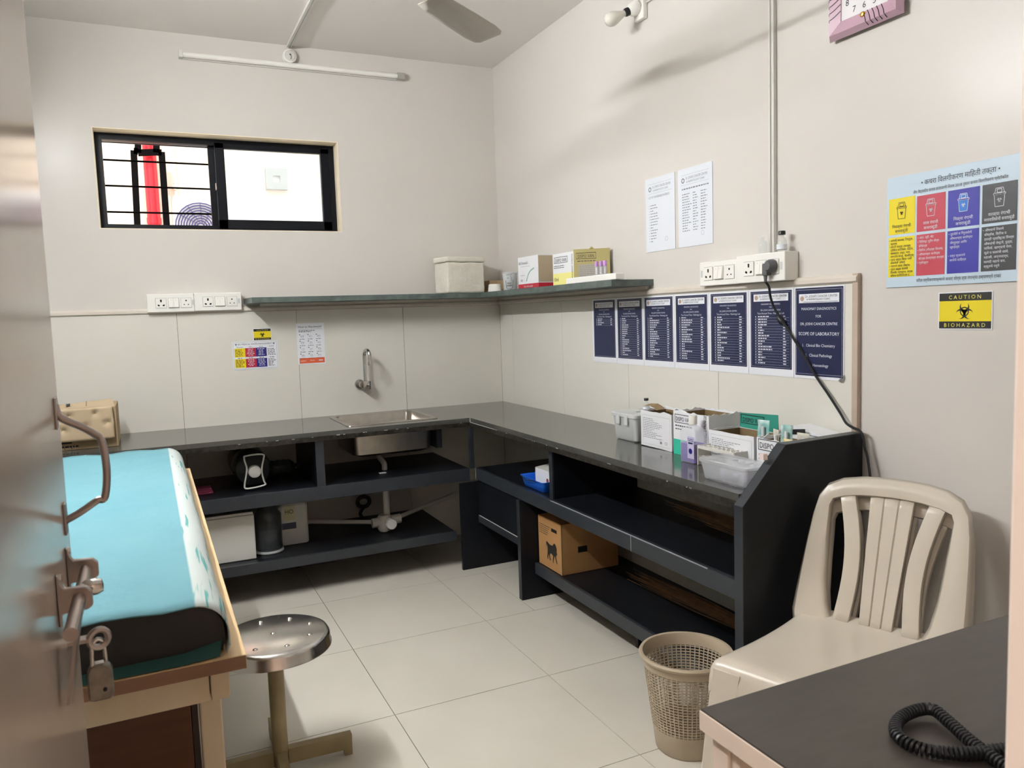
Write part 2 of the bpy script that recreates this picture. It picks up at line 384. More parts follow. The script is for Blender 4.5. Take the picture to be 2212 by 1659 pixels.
MB().box(sx0+b, sx1-b, fy0+.010, fy0+.014, sz0+b, sz1-b*.6).build('pane', 'pane', sash)
MB().box(-1.642, -1.606, fy0+.045, fy0+.07, sz0, sz1).build('inner_stile', 'alu', win)
MB().box(-1.617, -1.611, fy0-.010, fy0+.02, 2.085, 2.125, .002).build('latch', 'steel', win)
MB().cyl((-1.60, .198, z0+.004), (-1.60, .198, z1-.004), .006, n=8).build('grille_post', 'blackpipe', win)
for px, py in ((218, 344), (222, 400), (227, 457)):
    z = on(1, .19, px, py).z; MB().cyl((x0+.004, .198, z), (-1.60, .198, z), .0050, n=8).build('grille_bar', 'blackpipe', win)
# ------------------------------------------------------------------ outside, seen through the window
OY = 2.4
tag(struct(MB().box(-4.5, 2.5, OY, OY+.2, -1, 4.6).build('wall_outside', 'outwall')))
struct(MB().box(-4.5, 2.5, .212, OY, -1.05, -1).build('ground_outside', 'ground'))
pa, pb = on(1, OY-.12, 322, 308), on(1, OY-.12, 333, 492)
th = thing('drain_pipe', 'thick red drain pipe running down the outside wall beyond the window', 'pipe', (pa.x/2+pb.x/2, OY-.12, -1))
MB().cyl((0, 0, 0), (0, 0, 5.2), .048, n=20).build('pipe', 'redpipe', th, smooth=True)
MB().cyl((0, 0, pb.z+1.03), (0, 0, pb.z+1.075), .053, n=20).build('collar', 'redpipe', th, smooth=True)
yq = OY-.22
def Q(zx, zy): p = on(1, yq, 180+zx/3.814, 260+zy/3.814); return (p.x, p.z)
bx, bz = Q(520, 400)
mb = MB(); bw = .046
for a, c in (((415, 250), (455, 1050)), ((645, 262), (700, 1050)), ((450, 120), (450, 268)), ((600, 120), (603, 268)), ((450, 268), (603, 262)), ((415, 253), (450, 258)), ((603, 262), (645, 268))):
    A, C_ = Q(*a), Q(*c); mb.bar((A[0]-bx, 0, A[1]-bz), (C_[0]-bx, 0, C_[1]-bz), .03, bw, (0, 0, 1) if abs(A[1]-C_[1]) < .1 else (1, 0, 0))
tag(mb.build('pipe_bracket', 'blackpipe', None, (bx, yq, bz)), 'black metal bracket frame around the red pipe outside', 'bracket')
p = on(1, OY-.05, 378, 400)
tag(MB().cyl((0, 0, -3), (0, 0, 2), .014, n=10).cyl((0, -.03, -.02), (0, .05, -.02), .02, n=10).build('thin_pipe', 'outwall', None, (p.x, OY-.05, p.z)), 'thin cream pipe on the outside wall right of the red pipe', 'pipe')
p = on(1, OY-.75, 434, 490)
ac = thing('outdoor_unit', 'white outdoor air conditioner unit with round fan grille beyond the window', 'air conditioner', (p.x+.08, OY-.6, p.z-.28))
MB().box(-.25, .45, -.15, .15, 0, .50, .01).build('casing', 'acwhite', ac)
for k in (-.15, .35): MB().box(k-.02, k+.02, -.14, .599, -.04, -.001).build('support_arm', 'blackpipe', ac)
mb = MB()
for k in range(9):
    rr = .025+k*.018; mb.tube([(-.08+math.cos(a*PI/12)*rr, -.158, .28+math.sin(a*PI/12)*rr) for a in range(24)], .0042, 5, True)
for k in range(12): mb.bar((-.08+math.cos(k*PI/6)*.02, -.157, .28+math.sin(k*PI/6)*.02), (-.08+math.cos(k*PI/6+.5)*.17, -.157, .28+math.sin(k*PI/6+.5)*.17), .003, .003, (0, 1, 0))
mb.build('fan_grille', 'acgrille', ac)
a, c = on(1, OY-.02, 572, 364), on(1, OY-.02, 621, 411)
th = thing('far_window', 'small grey framed window on the outside wall behind the closed pane', 'window', (a.x, OY-.02, c.z))
w_, h_ = c.x-a.x, a.z-c.z; mb = MB()
for q in ((0, w_, 0, .06), (0, w_, h_-.06, h_), (0, .06, .06, h_-.06), (w_-.06, w_, .06, h_-.06)): mb.box(q[0], q[1], -.03, .02, q[2], q[3])
mb.build('frame', mat('far_frame', '#8a8f8c', .6), th); MB().box(.06, w_-.06, -.005, .01, .06, h_-.06).build('pane', 'acwhite', th)
# ------------------------------------------------------------------ corridor behind the camera
cy0, cy1, cx0, cx1 = -6.0, RY0-.12, -3.9, .6
struct(MB().box(cx0, cx1, cy0, RY0-.12, -.08, -.001).build('floor_corridor', 'floortile'))
struct(MB().box(cx0, cx1, cy0, cy1-.02, HC, HC+.1).build('ceiling_corridor', 'ceiling'))
struct(MB().box(cx0-.1, cx1+.1, cy0-.1, cy0, 0, HC).build('wall_corridor_rear', 'jamb')); struct(MB().box(cx0-.1, cx0, cy0, cy1, 0, HC).build('wall_corridor_left', 'jamb')); struct(MB().box(cx1, cx1+.1, cy0, cy1, 0, HC).build('wall_corridor_right', 'jamb'))
wc = MB(); wc.box(cx0, RX0-.15, cy1-.001, cy1+.1, 0, HC); wc.box(WX+.1, cx1, cy1-.001, cy1+.1, 0, HC); struct(wc.build('wall_corridor_front', 'jamb'))
th = thing('corridor_lamp', 'warm lit square ceiling lamp in the corridor outside the door', 'lamp', (-2.75, -4.95, HC))
MB().box(-.2, .2, -.2, .2, -.03, -.001, .004).build('housing', 'white', th)
MB().box(-.17, .17, -.17, .17, -.036, -.0305).build('diffuser', mat('lamp_warm', (1, .86, .76, 1), .5, emit=CORRIDOR_POWER), th)
# ------------------------------------------------------------------ the lit tube on the left wall (out of frame; it lights the room)
th = thing('lit_tube_light', 'lit white tube light mounted high on the left wall', 'light', (RX0, -1.95, 2.60))
MB().box(.002, .03, -.62, .62, -.02, .03, .003).build('batten', 'offwhite', th)
MB().cyl((.045, -.60, 0), (.045, .60, 0), .013, n=12).build('tube', mat('lamp_cool', (.965, .985, 1, 1), .5, emit=TUBE_POWER), th, smooth=True)
for s in (-1, 1): MB().box(.02, .06, s*.60-.012, s*.60+.012, -.018, .02, .002).build('tube_holder', 'white', th)
# ------------------------------------------------------------------ door leaf with fittings
FX = -2.130
door = struct(thing('door_1', 'cream gloss door leaf opened into the room with steel pull handle', None, (0, 0, 0)))
MB().box(FX-.036, FX, RY0+.01, -3.168, .01, 2.06, .002).build('leaf', 'door', door)
P1, P2 = on(0, FX, 119, 893), on(0, FX, 139, 1120)
pth = smoothpath([(FX, P1.y, P1.z+.012), (FX+.006, P1.y, P1.z-.006), (FX+.03, P1.y+.004, P1.z-.022), (FX+.046, P1.y+.002, P1.z-.034), (FX+.054, (P1.y*.7+P2.y*.3), P1.z*.7+P2.z*.3), (FX+.057, (P1.y+P2.y)/2, P1.z*.42+P2.z*.58), (FX+.052, P1.y*.2+P2.y*.8, P1.z*.16+P2.z*.84), (FX+.042, P2.y, P2.z+.02), (FX+.02, P2.y, P2.z+.006), (FX, P2.y, P2.z-.004)], 6)
hd = MB().tube(pth, .0052, 10).build('pull_handle', 'handlesteel', door, smooth=True)
mb = MB()
for P in (P1, P2): mb.box(FX, FX+.003, P.y-.012, P.y+.012, P.z-.022, P.z+.022, .001)
mb.build('mounting_plate', 'handlesteel', hd)
zr = 1.031; rx = FX+.024
bolt = MB().cyl((rx, -3.215, zr), (rx, -3.495, zr), .0080, n=18).build('bolt_rod', 'handlesteel', door, smooth=True)
for yy in (-3.240, -3.368):
    mb = MB().prism([(FX, zr-.032), (FX, zr+.034), (FX+.003, zr+.033), (FX+.005, zr+.022), (FX+.009, zr+.0155), (FX+.032, zr+.0145), (FX+.0385, zr+.008), (FX+.0385, zr-.010), (FX+.033, zr-.0145), (FX+.004, zr-.016), (FX+.004, zr-.032)], yy-.005, yy+.005, 'xz')
    br = mb.build('bolt_bracket', 'handlesteel', door); br.modifiers.new('b', 'BEVEL').width = .0012
    MB().cyl((FX+.002, yy, zr+.029), (FX+.007, yy, zr+.029), .0042, n=10).build('screw_head', 'chrome', br)
MB().lathe([(0, .016), (.008, .015), (.011, .008), (.011, -.004), (.008, -.010)], 16, (FX+.033, -3.330, zr), (1, 0, .1)).build('bolt_knob', 'chrome', bolt, smooth=True)
MB().bar((FX+.026, -3.39, zr-.004), (FX+.010, -3.43, .925), .016, .004, (1, 0, .2)).build('bolt_arm', 'handlesteel', door)
e = Vector((FX+.036, -3.300, .951))
mb = MB().tube([(e.x+math.cos(k*PI/10)*.011, e.y+math.cos(k*PI/10)*.004, e.z+math.sin(k*PI/10)*.012) for k in range(20)], .0045, 8, True).build('staple_eye', 'handlesteel', door, smooth=True)
MB().bar((FX, e.y, e.z+.002), (e.x-.011, e.y, e.z+.002), .018, .005, (0, 0, 1)).build('staple_plate', 'handlesteel', door)
th = thing('padlock', 'grey steel padlock hanging from the door bolt', 'padlock', (FX+.034, -3.300, .868)); th.scale = (.84,)*3
pts = [(-.010, 0, .05), (-.010, 0, .072)]+[(math.cos(a)*.010*-1, 0, .080+math.sin(a)*.018) for a in (PI*k/8 for k in range(1, 8))]+[(.010, 0, .072), (.010, 0, .05)]
MB().tube([(q_[0]*.9, q_[1]+q_[0]*.5, q_[2]) for q_ in pts], .0032, 10).build('shackle', 'chrome', th, smooth=True)
mb = MB(); pr = [(-.018, .004), (-.014, 0), (.014, 0), (.018, .004), (.018, .046), (.014, .056), (.007, .060), (-.007, .060), (-.014, .056), (-.018, .046)]
mb.prism(pr, -.010, .010, 'xz'); o = mb.build('lock_body', mat('worn_steel', '#8e8880', .4, metal=.9, noise=(60, .8, '#6e675f')), th); o.modifiers.new('b', 'BEVEL').width = .003
MB().cyl((.006, -.0105, .018), (.006, -.0125, .018), .003, n=10).build('keyhole', 'hole', o)
# ================================================================== joinery, stone and sink
CT, SL = .815, .045
bfy, rfx = -.605, -.470
sk = (-1.090, -.640, -.500, -.085)        # sink cut-out x0 x1 y0 y1
mb = MB()
mb.box(RX0, sk[0], bfy, 0, CT-SL, CT); mb.box(sk[1], 0, bfy, 0, CT-SL, CT); mb.box(sk[0], sk[1], bfy, sk[2], CT-SL, CT); mb.box(sk[0], sk[1], sk[3], 0, CT-SL, CT)
mb.box(rfx, 0, -2.700, bfy, CT-SL, CT)
wt = thing('worktop', 'polished black granite worktop running around the corner under the posters', 'worktop', (0, 0, CT))
mb.v = [(x, y, z-CT) for x, y, z in mb.v]; mb.build('slab', 'granite', wt)
MB().box(RX0, rfx, bfy-.006, bfy, -SL, -.022).box(rfx-.006, rfx, -2.700, bfy-.006, -SL, -.022).build('edge_strip', 'graniteedge', wt)
mb = MB()
for k in range(26):
    if k % 2: y = random.uniform(-2.6, -.7); mb.box(rfx-.0068, rfx-.005, y, y+random.uniform(.004, .02), -.024, -.0215)
    else: x = random.uniform(-1.7, -.5); mb.box(x, x+random.uniform(.004, .02), bfy-.0068, bfy-.005, -.024, -.0215)
mb.box(rfx-.0066, rfx-.0046, -.95, -.62, -.0232, -.0218).box(rfx-.004, rfx-.001, bfy-.0068, bfy-.004, -.045, 0); mb.build('chipped_edge', 'chip', wt)
# sink
s0, s1, s2, s3 = sk
th = thing('kitchen_sink', 'square stainless steel sink bowl set into the worktop', 'sink', ((s0+s1)/2, (s2+s3)/2, CT-.18))
def rr(w, d, r, z, n=5): return [(cx_*(w-r)+math.cos(math.radians(a0+90*k/n))*r, cy_*(d-r)+math.sin(math.radians(a0+90*k/n))*r, z) for cx_, cy_, a0 in ((1, 1, 0), (-1, 1, 90), (-1, -1, 180), (1, -1, 270)) for k in range(n+1)]
hw, hd_ = (s1-s0)/2, (s3-s2)/2
def loops(ls):
    m_ = MB(); n = len(ls[0]); m_.add([p for l in ls for p in l], [(k*n+i, k*n+(i+1) % n, (k+1)*n+(i+1) % n, (k+1)*n+i) for k in range(len(ls)-1) for i in range(n)]); return m_
mb = loops([rr(hw+.022, hd_+.022, .02, .1805), rr(hw+.021, hd_+.021, .02, .184), rr(hw-.004, hd_-.004, .03, .184), rr(hw-.010, hd_-.010, .03, .176), rr(hw-.018, hd_-.018, .035, .03), rr(hw-.05, hd_-.05, .04, .012), rr(.03, .03, .028, .008)])
mb.build('bowl', 'steel', th, smooth=True)
mb = loops([rr(hw-.006, hd_-.006, .03, .135), rr(hw-.012, hd_-.012, .035, .02), rr(hw-.045, hd_-.045, .04, .004), rr(.03, .03, .028, .0)]); mb.build('underside', 'steel', th, smooth=True)
MB().lathe([(0, .0095), (.022, .0095), (.03, .012), (.034, .0095)], 20).build('drain', 'chrome', th, smooth=True)
# tap on the back wall
tp = on(1, -.02, 783, 830)
th = thing('swan_neck_tap', 'chrome swan neck tap on the tiled wall above the sink', 'tap', (tp.x, 0, tp.z))
MB().lathe([(0, .012), (.026, .012), (.03, .006), (.03, 0)], 20, (-.012, 0, 0), (0, -1, 0)).build('flange', 'chrome', th, smooth=True)
MB().cyl((-.012, -.005, 0), (-.006, -.055, 0), .018, n=18).box(-.006, .026, -.085, -.045, -.024, .022, .005).build('tap_body', 'chrome', th, smooth=True)
MB().box(.018, .034, -.082, -.048, -.026, .02, .003).build('lever', mat('dull_chrome', '#77777a', .3, metal=1), th)
pts = [(.008, -.062, .02), (.008, -.062, .12), (.008, -.062, .165)]+[(.008+.012*(1-math.cos(PI*k/8))*.6, -.062-.032*(1-math.cos(PI*k/8)), .165+.035*math.sin(PI*k/8)) for k in range(1, 9)]+[(.022, -.126, .125)]
MB().tube(pts, .0105, 12).build('spout', 'chrome', th, smooth=True); MB().cyl((.022, -.126, .135), (.0225, -.126, .115), .0125, n=14).build('aerator', 'chrome', th, smooth=True)
# ------------------------------------------------------------------ shelving under the back worktop
u = thing('sink_shelf_unit', 'black laminate open shelf unit under the sink worktop', 'shelf unit', (0, 0, 0))
FB = -.600
d0 = on(1, FB, 685, 1020).x; d1 = on(1, FB, 702, 1020).x
xr = -.482
mb = MB().box(RX0+.005, xr, FB+.02, -.002, .512, .538); sh = mb.build('middle_shelf', 'black', u)
MB().box(RX0+.005, xr, FB, FB+.02, .474, .540, .0015).build('front_lip', 'blackedge', sh)
sh = MB().box(RX0+.005, -.575, FB+.02, -.002, .180, .203).build('lower_shelf', 'black', u)
MB().box(RX0+.005, -.573, FB, FB+.02, .155, .205, .0015).build('front_lip', 'blackedge', sh)
for xa, xb_ in ((d0, d1), (-2.06, -2.035)):
    MB().box(xa, xb_, FB+.02, -.002, .5385, CT-SL-.0005).build('divider', 'black', u)
    MB().box(xa-.001, xb_+.001, FB+.003, FB+.0195, .5405, CT-SL-.0005).build('divider_edge', 'blackedge', u)
for k in (0, 1): MB().box(RX0+.005+k*1.2, RX0+.03+k*1.2, FB+.47, -.002, 0, .179).build('foot_panel', 'black', u)
c0 = -.634; MB().box(c0, c0+.030, -.52, -.10, .655, CT-SL-.0005).build('sink_bracket', 'blackedge', u)
# ------------------------------------------------------------------ shelving under the right worktop
u = thing('corner_shelf_unit', 'black laminate shelf unit with sloped end panel under the right worktop', 'shelf unit', (0, 0, 0))
FXr = -.466
cp = -.645
sh = MB().box(FXr+.02, -.002, -2.699, cp+.02, .522, .546).build('middle_shelf', 'black', u)
MB().box(FXr, FXr+.02, -2.699, cp, .487, .547, .0015).build('front_lip', 'blackedge', sh)
MB().box(FXr-.0008, FXr+.003, -2.55, -1.5, .5445, .5478).build('worn_edge', mat('worn_laminate', '#8d9096', .4), sh)
MB().box(FXr-.0008, FXr+.001, -2.123, -2.1215, .487, .547).build('lip_joint', 'chip', sh)
MB().box(-.558, -.002, cp, cp+.018, 0, .4735).build('corner_panel', 'black', u)
MB().box(-.482, -.462, cp+.020, cp+.045, .541, CT-SL-.0005).build('corner_post', 'blackedge', u)
MB().box(-.455, -.437, -1.170, cp-.001, .292, .486).build('drawer_front', 'black', u)
MB().box(-.460, -.434, -1.170, cp-.001, .252, .291, .001).build('drawer_rail', 'blackedge', u)
MB().box(-.4612, -.459, -1.168, cp-.02, .2905, .2930).box(-.4562, -.454, -1.170, -1.167, .293, .45).box(FXr-.0008, FXr+.001, cp-.0015, cp+.0005, .487, .547).build('chipped_edge', 'chip', u)
MB().box(-.476, -.002, -1.203, -1.171, 0, .4865, .0015).build('leg_panel', 'black', u)
MB().box(-.4775, -.4755, -1.202, -1.172, .001, .486).build('leg_panel_edge', 'blackedge', u)
sh = MB().box(-.390, -.002, -2.699, -1.204, .150, .174).build('lower_shelf', 'black', u)
MB().box(-.405, -.390, -2.699, -1.204, .121, .175, .0015).build('front_lip', 'blackedge', sh)
ud = on(0, FXr+.02, 1190, 1040).y
MB().box(FXr+.028, -.002, ud-.014, ud+.014, .5465, CT-SL-.0005).build('divider', 'black', u); MB().box(FXr+.02, FXr+.0275, ud-.015, ud+.015, .5465, CT-SL-.0005).build('divider_edge', 'blackedge', u)
for yy in (-1.9, -2.6): MB().box(-.30, -.05, yy-.01, yy+.01, 0, .149).build('foot_panel', 'black', u)
prof = [(-.487, 0), (-.487, .785), (-.322, .951), (-.003, .956), (-.003, 0)]
MB().prism(prof, -2.735, -2.7005, 'xz').build('end_panel', 'black', u)
mb = MB()
for a, b in ((prof[0], prof[1]), (prof[1], prof[2]), (prof[2], prof[3])):
    mb.bar((a[0], -2.7178, a[1]), (b[0], -2.7178, b[1]), .0355, .0024, (-(b[1]-a[1]), 0, b[0]-a[0]))
mb.build('end_panel_edge', 'blackedge', u)
p = on(1, -2.737, 1660, 988); MB().box(p.x-.008, p.x+.008, -2.725, -2.708, p.z-.010, p.z+.008).build('paper_scrap', mat('scrap', '#e5d3cf', .7), u)
# ------------------------------------------------------------------ stone wall shelf round the corner
ST, SB = 1.494, 1.466
ye = -1.62
th = thing('wall_shelf', 'grey green stone wall shelf running round the corner below the window', 'shelf', (0, 0, SB))
MB().prism([(-1.52, WY), (-1.505, -.205), (-.22, -.22), (-.205, ye), (WX, ye), (WX, WY)], 0, ST-SB, 'xy').build('slab', 'shelfstone', th)
mb = MB().box(-1.44, .0, -.012, .010, -.014, -.0005).box(-.010, .010, ye+.03, -.012, -.014, -.0005); mb.build('wall_cleat', 'ledge', th)
# ================================================================== things on the walls
def wall_rect(p, q):
    "right wall: left edge y, right edge y, low z, high z from two pixels"
    a, b = on(0, 0, *p), on(0, 0, *q); return a.y, b.y, b.z, a.z
# --- seven dark blue laboratory notices in a row
ys = [-1.119, -1.3375, -1.558, -1.783, -2.006, -2.2285, -2.450, -2.664]
lab = {0: 'navy laboratory notice with only four printed rows, nearest the room corner', 1: 'navy turnaround notice, second from the room corner in the poster row',
       2: 'navy turnaround notice, third from the room corner in the poster row', 3: 'navy turnaround notice, middle one of the seven in the poster row',
       4: 'navy turnaround notice under the left end of the socket boards', 5: 'navy turnaround notice crossed by the black cable and its knot',
       6: 'navy scope of laboratory notice at the right end of the poster row'}
for k in range(7):
    w = ys[k]-ys[k+1]-.003; zl, zh = 1.113, 1.420
    th = thing('lab_notice', lab[k], 'poster', (-.0005, ys[k], zl), RW, 'navy laboratory notices')
    h = zh-zl
    MB().box(0, w, -.0012, 0, 0, h).build('sheet', 'postersheet', th)
    l, r_, b_, t_ = .010, w-.008, .026, h-.006
    if k == 0: l = .014
    if k == 6: l, r_, b_, t_ = .006, w-.004, .010, h-.003
    MB().rect(l, r_, b_, t_, -.0016).build('navy_panel', 'navy', th)
    cx = (l+r_)/2; y = -.0020
    hh = .030 if k == 6 else .026; ht = t_-(.020 if k == 6 else .010); hl, hr = l+.016, r_-.016
    MB().rect(hl, hr, ht-hh, ht, y).build('letterhead', 'postersheet', th)
    mb = MB().text("Dr. JOSHI'S CANCER CENTER", .0105, hl+.028, ht-.012, y-.0004, 'LEFT', fit=hr-hl-.034).text('& HAEMATOLOGY CLINIC', .0085, hl+.034, ht-.021, y-.0004, 'LEFT', fit=hr-hl-.05)
    if k == 6: mb.rect(hl+.02, hr-.004, ht-.0275, ht-.0262, y-.0004)
    mb.build('letterhead_print', 'print', th)
    MB().lathe([(0, .0003), (.0085, .0003)], 16, (hl+.014, y, ht-hh/2), (0, -1, 0)).build('emblem', mat('emblem_tan', '#b39a86', .5), th)
    mb = MB(); z = ht-hh
    if k == 6:
        for s_, sz, dz in (('MANOMAY DIAGNOSTICS', .0125, .024), ('FOR', .0125, .025), ('DR. JOSHI CANCER CENTRE', .0125, .025), ('SCOPE OF LABORATORY', .0155, .034), ('1.  Clinical Bio Chemistry', .0135, .038), ('2.  Clinical Pathology', .0135, .033), ('3.  Hematology', .0135, .033)):
            z -= dz; mb.text(s_, sz, cx, z, y, fit=r_-l-.03)
        mb.frame(l+.004, r_-.004, b_+.006, t_-.006, y, .0007)
        MB().add([(w-.022, -.0012, -.001), (w+.002, -.0012, .022), (w+.001, -.014, .014), (w-.012, -.016, .001)], [(0, 1, 2, 3)]).build('curled_corner', 'postersheet', th)
    else:
        for s_, sz, dz in (('MANOMAY DIAGNOSTICS', .0078, .013), ('FOR', .0065, .010), ('DR. JOSHI CANCER CENTRE', .0078, .011), ('Turn Around Time - Pathology Lab', .0092, .012)):
            z -= dz; mb.text(s_, sz, cx, z, y, fit=r_-l-.036)
        rows = 4 if k == 0 else 20; z -= .010; step = .0098 if k else .009
        rnd = random.Random(k)
        for i in range(rows):
            if z-.008 < b_+.008: break
            mb.rect(l+.022, r_-.012, z-.0035, z-.0031, y)
            mb.rect(l+.024, l+.028, z, z+.0036, y); ww = rnd.choice([.02, .03, .036, .044, .055, .07])
            scribble(mb, l+.038, l+.038+ww, z, y, .0038, rnd, .1); mb.rect(r_-.040, r_-.040+rnd.choice([.010, .014]), z, z+.0036, y); z -= step
        mb.frame(l+.004, r_-.004, b_+.005, t_-.005, y, .0005)
    mb.build('printed_text', 'whiteprint', th)
# --- two white typed lists
for k, (a, b, lb) in enumerate((((1391, 388), (1454, 534), 'white typed list of precautions, left of the pair above the sockets'), ((1461, 369), (1535, 525), 'white typed sheet with three columns, right of the pair above the sockets'))):
    y0_, y1_ = on(0, 0, a[0], 450).y, on(0, 0, b[0], 450).y; w = y0_-y1_; zl = 1.612; h = .314
    th = thing('typed_sheet', lb, 'notice', (WX-.0008, y0_, zl), RW, 'typed white sheets')
    MB().box(0, w, -.002, 0, 0, h).build('sheet', 'paper', th)
    mb = MB().rect(.02, w-.02, h-.026, h-.0254, -.0024).rect(.02, w-.02, h-.066, h-.0654, -.0024)
    mb.text("Dr. JOSHI'S CANCER CENTER", .0135, .052, h-.044, -.0024, 'LEFT', fit=w-.08).text('& HAEMATOLOGY CLINIC', .011, .056, h-.058, -.0024, 'LEFT', fit=w-.1)
    mb.lathe([(.006, .0006), (.0105, .0006)], 14, (.034, -.0018, h-.047), (0, -1, 0))
    rnd = random.Random(20+k)
    if k == 0:
        mb.text('LIST OF VULNERABLE PATIENTS', .0125, .024, h-.086, -.0024, 'LEFT', fit=w-.06)
        z = h-.118
        for i in range(14): mb.rect(.026, .029, z, z+.003, -.0024); scribble(mb, .036, .036+rnd.choice([.02, .04, .05, .06, .12 if i in (6, 8) else .05]), z, -.0024, .0035, rnd); z -= .0118
    else:
        scribble(mb, .026, w-.02, h-.084, -.0024, .005, rnd); z = h-.104
        for i in range(15):
            scribble(mb, .028, .028+rnd.uniform(.03, .06), z, -.0024, .0032, rnd); scribble(mb, .096, .096+rnd.uniform(.02, .035), z, -.0024, .0032, rnd); scribble(mb, .145, .145+rnd.uniform(.025, .04), z, -.0024, .0032, rnd); z -= .0105
    mb.build('typed_text', 'greyprint', th)
    MB().lathe([(.008, .0006), (.0095, .0006)], 16, (w-.06, -.0018, .048), (0, -1, 0)).build('round_stamp', mat('stamp_ink', '#a6acc4', .6), th)
# --- waste sorting board in Marathi
y0_, y1_, zl, zh = -2.807, -3.199, 1.404, 1.7245
w, h = y0_-y1_, zh-zl
th = thing('waste_sorting_board', 'pale blue waste sorting board with yellow, red, blue and charcoal columns', 'sign', (WX-.0008, y0_, zl), RW)
MB().box(0, w, -.004, 0, 0, h, .0008).build('panel', 'board', th)
y = -.0046
mb = MB().text(dev('• कचरा विलगीकरण माहिती तक्ता •'), .0195, w*.575, h-.036, y, fit=.225).text(dev('जैव वैद्यकीय कचरा हाताळणी नियम 2018 नुसार कचरा विलगीकरण प्रोटोकॉल'), .0115, w*.57, h-.057, y, fit=.272)
mb.build('printed_heading', 'print', th); mb = MB()
mb.text(dev('वरील वर्गीकरणाप्रमाणे कचरा योग्य त्या रंगाच्या डब्यामध्ये टाका'), .0125, w*.57, .012, y, fit=.245); mb.build('printed_footer', 'print', th)
cols = [('yellow', 'yellow', 'print', ('पिवळ्या रंगाची', 'कचराकुंडी'), ['• कागदी कापसा, टिश्यूज,', '  पदार्थ', '• केमने मास्क (कापूस,', '  ड्रेसिंग मटेरियल, कॉटन,', '  प्लास्टर, रक्त, भाग,', '  लागलेले कपड, बेडशीट्स)', '• मुदत बाह्य किंवा नको', '  असलेली औषधे', '• रसायने यांचा लेखांक', '• मुदत बाह्य केलेली', '  पिशवी, ग्लव्हज, मानव', '  औषध स्पेसिमेन्स इ.']),
        ('red', 'red', 'whiteprint', ('लाल रंगाची', 'कचराकुंडी'), ['• आय. व्ही. सेट', '• विशिष्ट यूरीन बॅग्स', '  कॅथेटर्स', '• सिरिंज (नीडल्स शिवाय)', '• औषधाच्या काचेच्या', '  बॉटल्स ठेवण्याच्या बाटल्या', '• ग्लोव्ह्ज']),
        ('blue', 'blue', 'whiteprint', ('निळ्या रंगाची', 'कचराकुंडी'), ['• तुटलेले व निरुपयोगी', '  औषधाच्या काचेच्या', '  ॲम्पुल्स आणि', '  व्हाईल्स', '', '• सर्व प्रकारचे', '  काचेचे साहित्य']),
        ('charcoal', 'charcoal', 'whiteprint', ('काळ्या रंगाची', 'नगरपालिकेची कचराकुंडी'), ['• औषधाचे रिकामे', '  बॉक्सेस, सिरींज व', '  इतरही प्लास्टिक रिपर्स', '  औषधांची वेष्टने, पुठ्ठा,', '  मासिके, खाण्याचे पेपर,', '  फुले व फळांची साले,', '  शहाळी, अन्नपदार्थ,', '  कागदी चहाचे कप,', '  स्कूलचे नमुने'])]
cx0_ = [.008, .083, .160, .242]; cx1_ = [.076, .154, .236, .324+.054]
cx0_ = [.007, .078, .171, .276]; cx1_ = [.072, .165, .268, .384]
cx0_ = [.007, .100, .195, .292]; cx1_ = [.094, .188, .285, .384]
tops = [h-.062, h-.0655, h-.0655, h-.0655]
for (nm, cm, tm, head, body), a, b, tp_ in zip(cols, cx0_, cx1_, tops):
    midz = .150
    col_ = MB().rect(a, b, midz+.004, tp_, y).rect(a, b, .030, midz-.004, y).build(nm+'_column', cm, th)
    cxm = (a+b)/2; zz = tp_-.012; mb = MB()
    o = zz-.048; yy = y-.0006
    def ln(p, q, t=.0013):
        d = Vector((q[0]-p[0], q[1]-p[1])).normalized(); n = Vector((-d.y, d.x))*t/2; pp = [(p[0]+n.x, p[1]+n.y), (q[0]+n.x, q[1]+n.y), (q[0]-n.x, q[1]-n.y), (p[0]-n.x, p[1]-n.y)]
        mb.add([(cxm+c[0], yy, o+c[1]) for c in pp], [(0, 1, 2, 3)])
    def pl_(ps):
        for p, q in zip(ps, ps[1:]): ln(p, q)
    pl_([(-.011, 0), (.011, 0), (.014, .030), (-.014, .030), (-.011, 0)]); pl_([(-.016, .030), (.016, .030), (.016, .034), (-.016, .034), (-.016, .030)]); pl_([(-.0125, .034), (-.0095, .047), (.0095, .047), (.0125, .034)]); pl_([(-.006, .0355), (-.006, .044), (.006, .044), (.006, .0355), (-.006, .0355)])
    biohazard(mb, cxm, o+.0165, yy, .0085)
    mb.text(dev(head[0]), .0115, cxm, midz+.023, yy, fit=b-a-.012).text(dev(head[1]), .0115, cxm, midz+.0095, yy, fit=b-a-.012)
    z = midz-.016; dz = .0093 if nm == 'yellow' else .0118
    for s_ in body:
        if s_.strip(): mb.text(dev(s_), .0088, a+.004+(.004 if s_.startswith(' ') else 0), z, yy, 'LEFT', fit=b-a-.010)
        z -= dz
    if nm == 'blue': MB().prism([(cxm-.011, o), (cxm+.011, o), (cxm+.014, o+.030), (cxm-.014, o+.030)], y-.0003, y-.0002, 'xz').prism([(cxm-.0125, o+.034), (cxm-.0095, o+.047), (cxm+.0095, o+.047), (cxm+.0125, o+.034)], y-.0003, y-.0002, 'xz').build('bin_picture', 'skyblue', col_)
    mb.build('column_print', tm, col_)
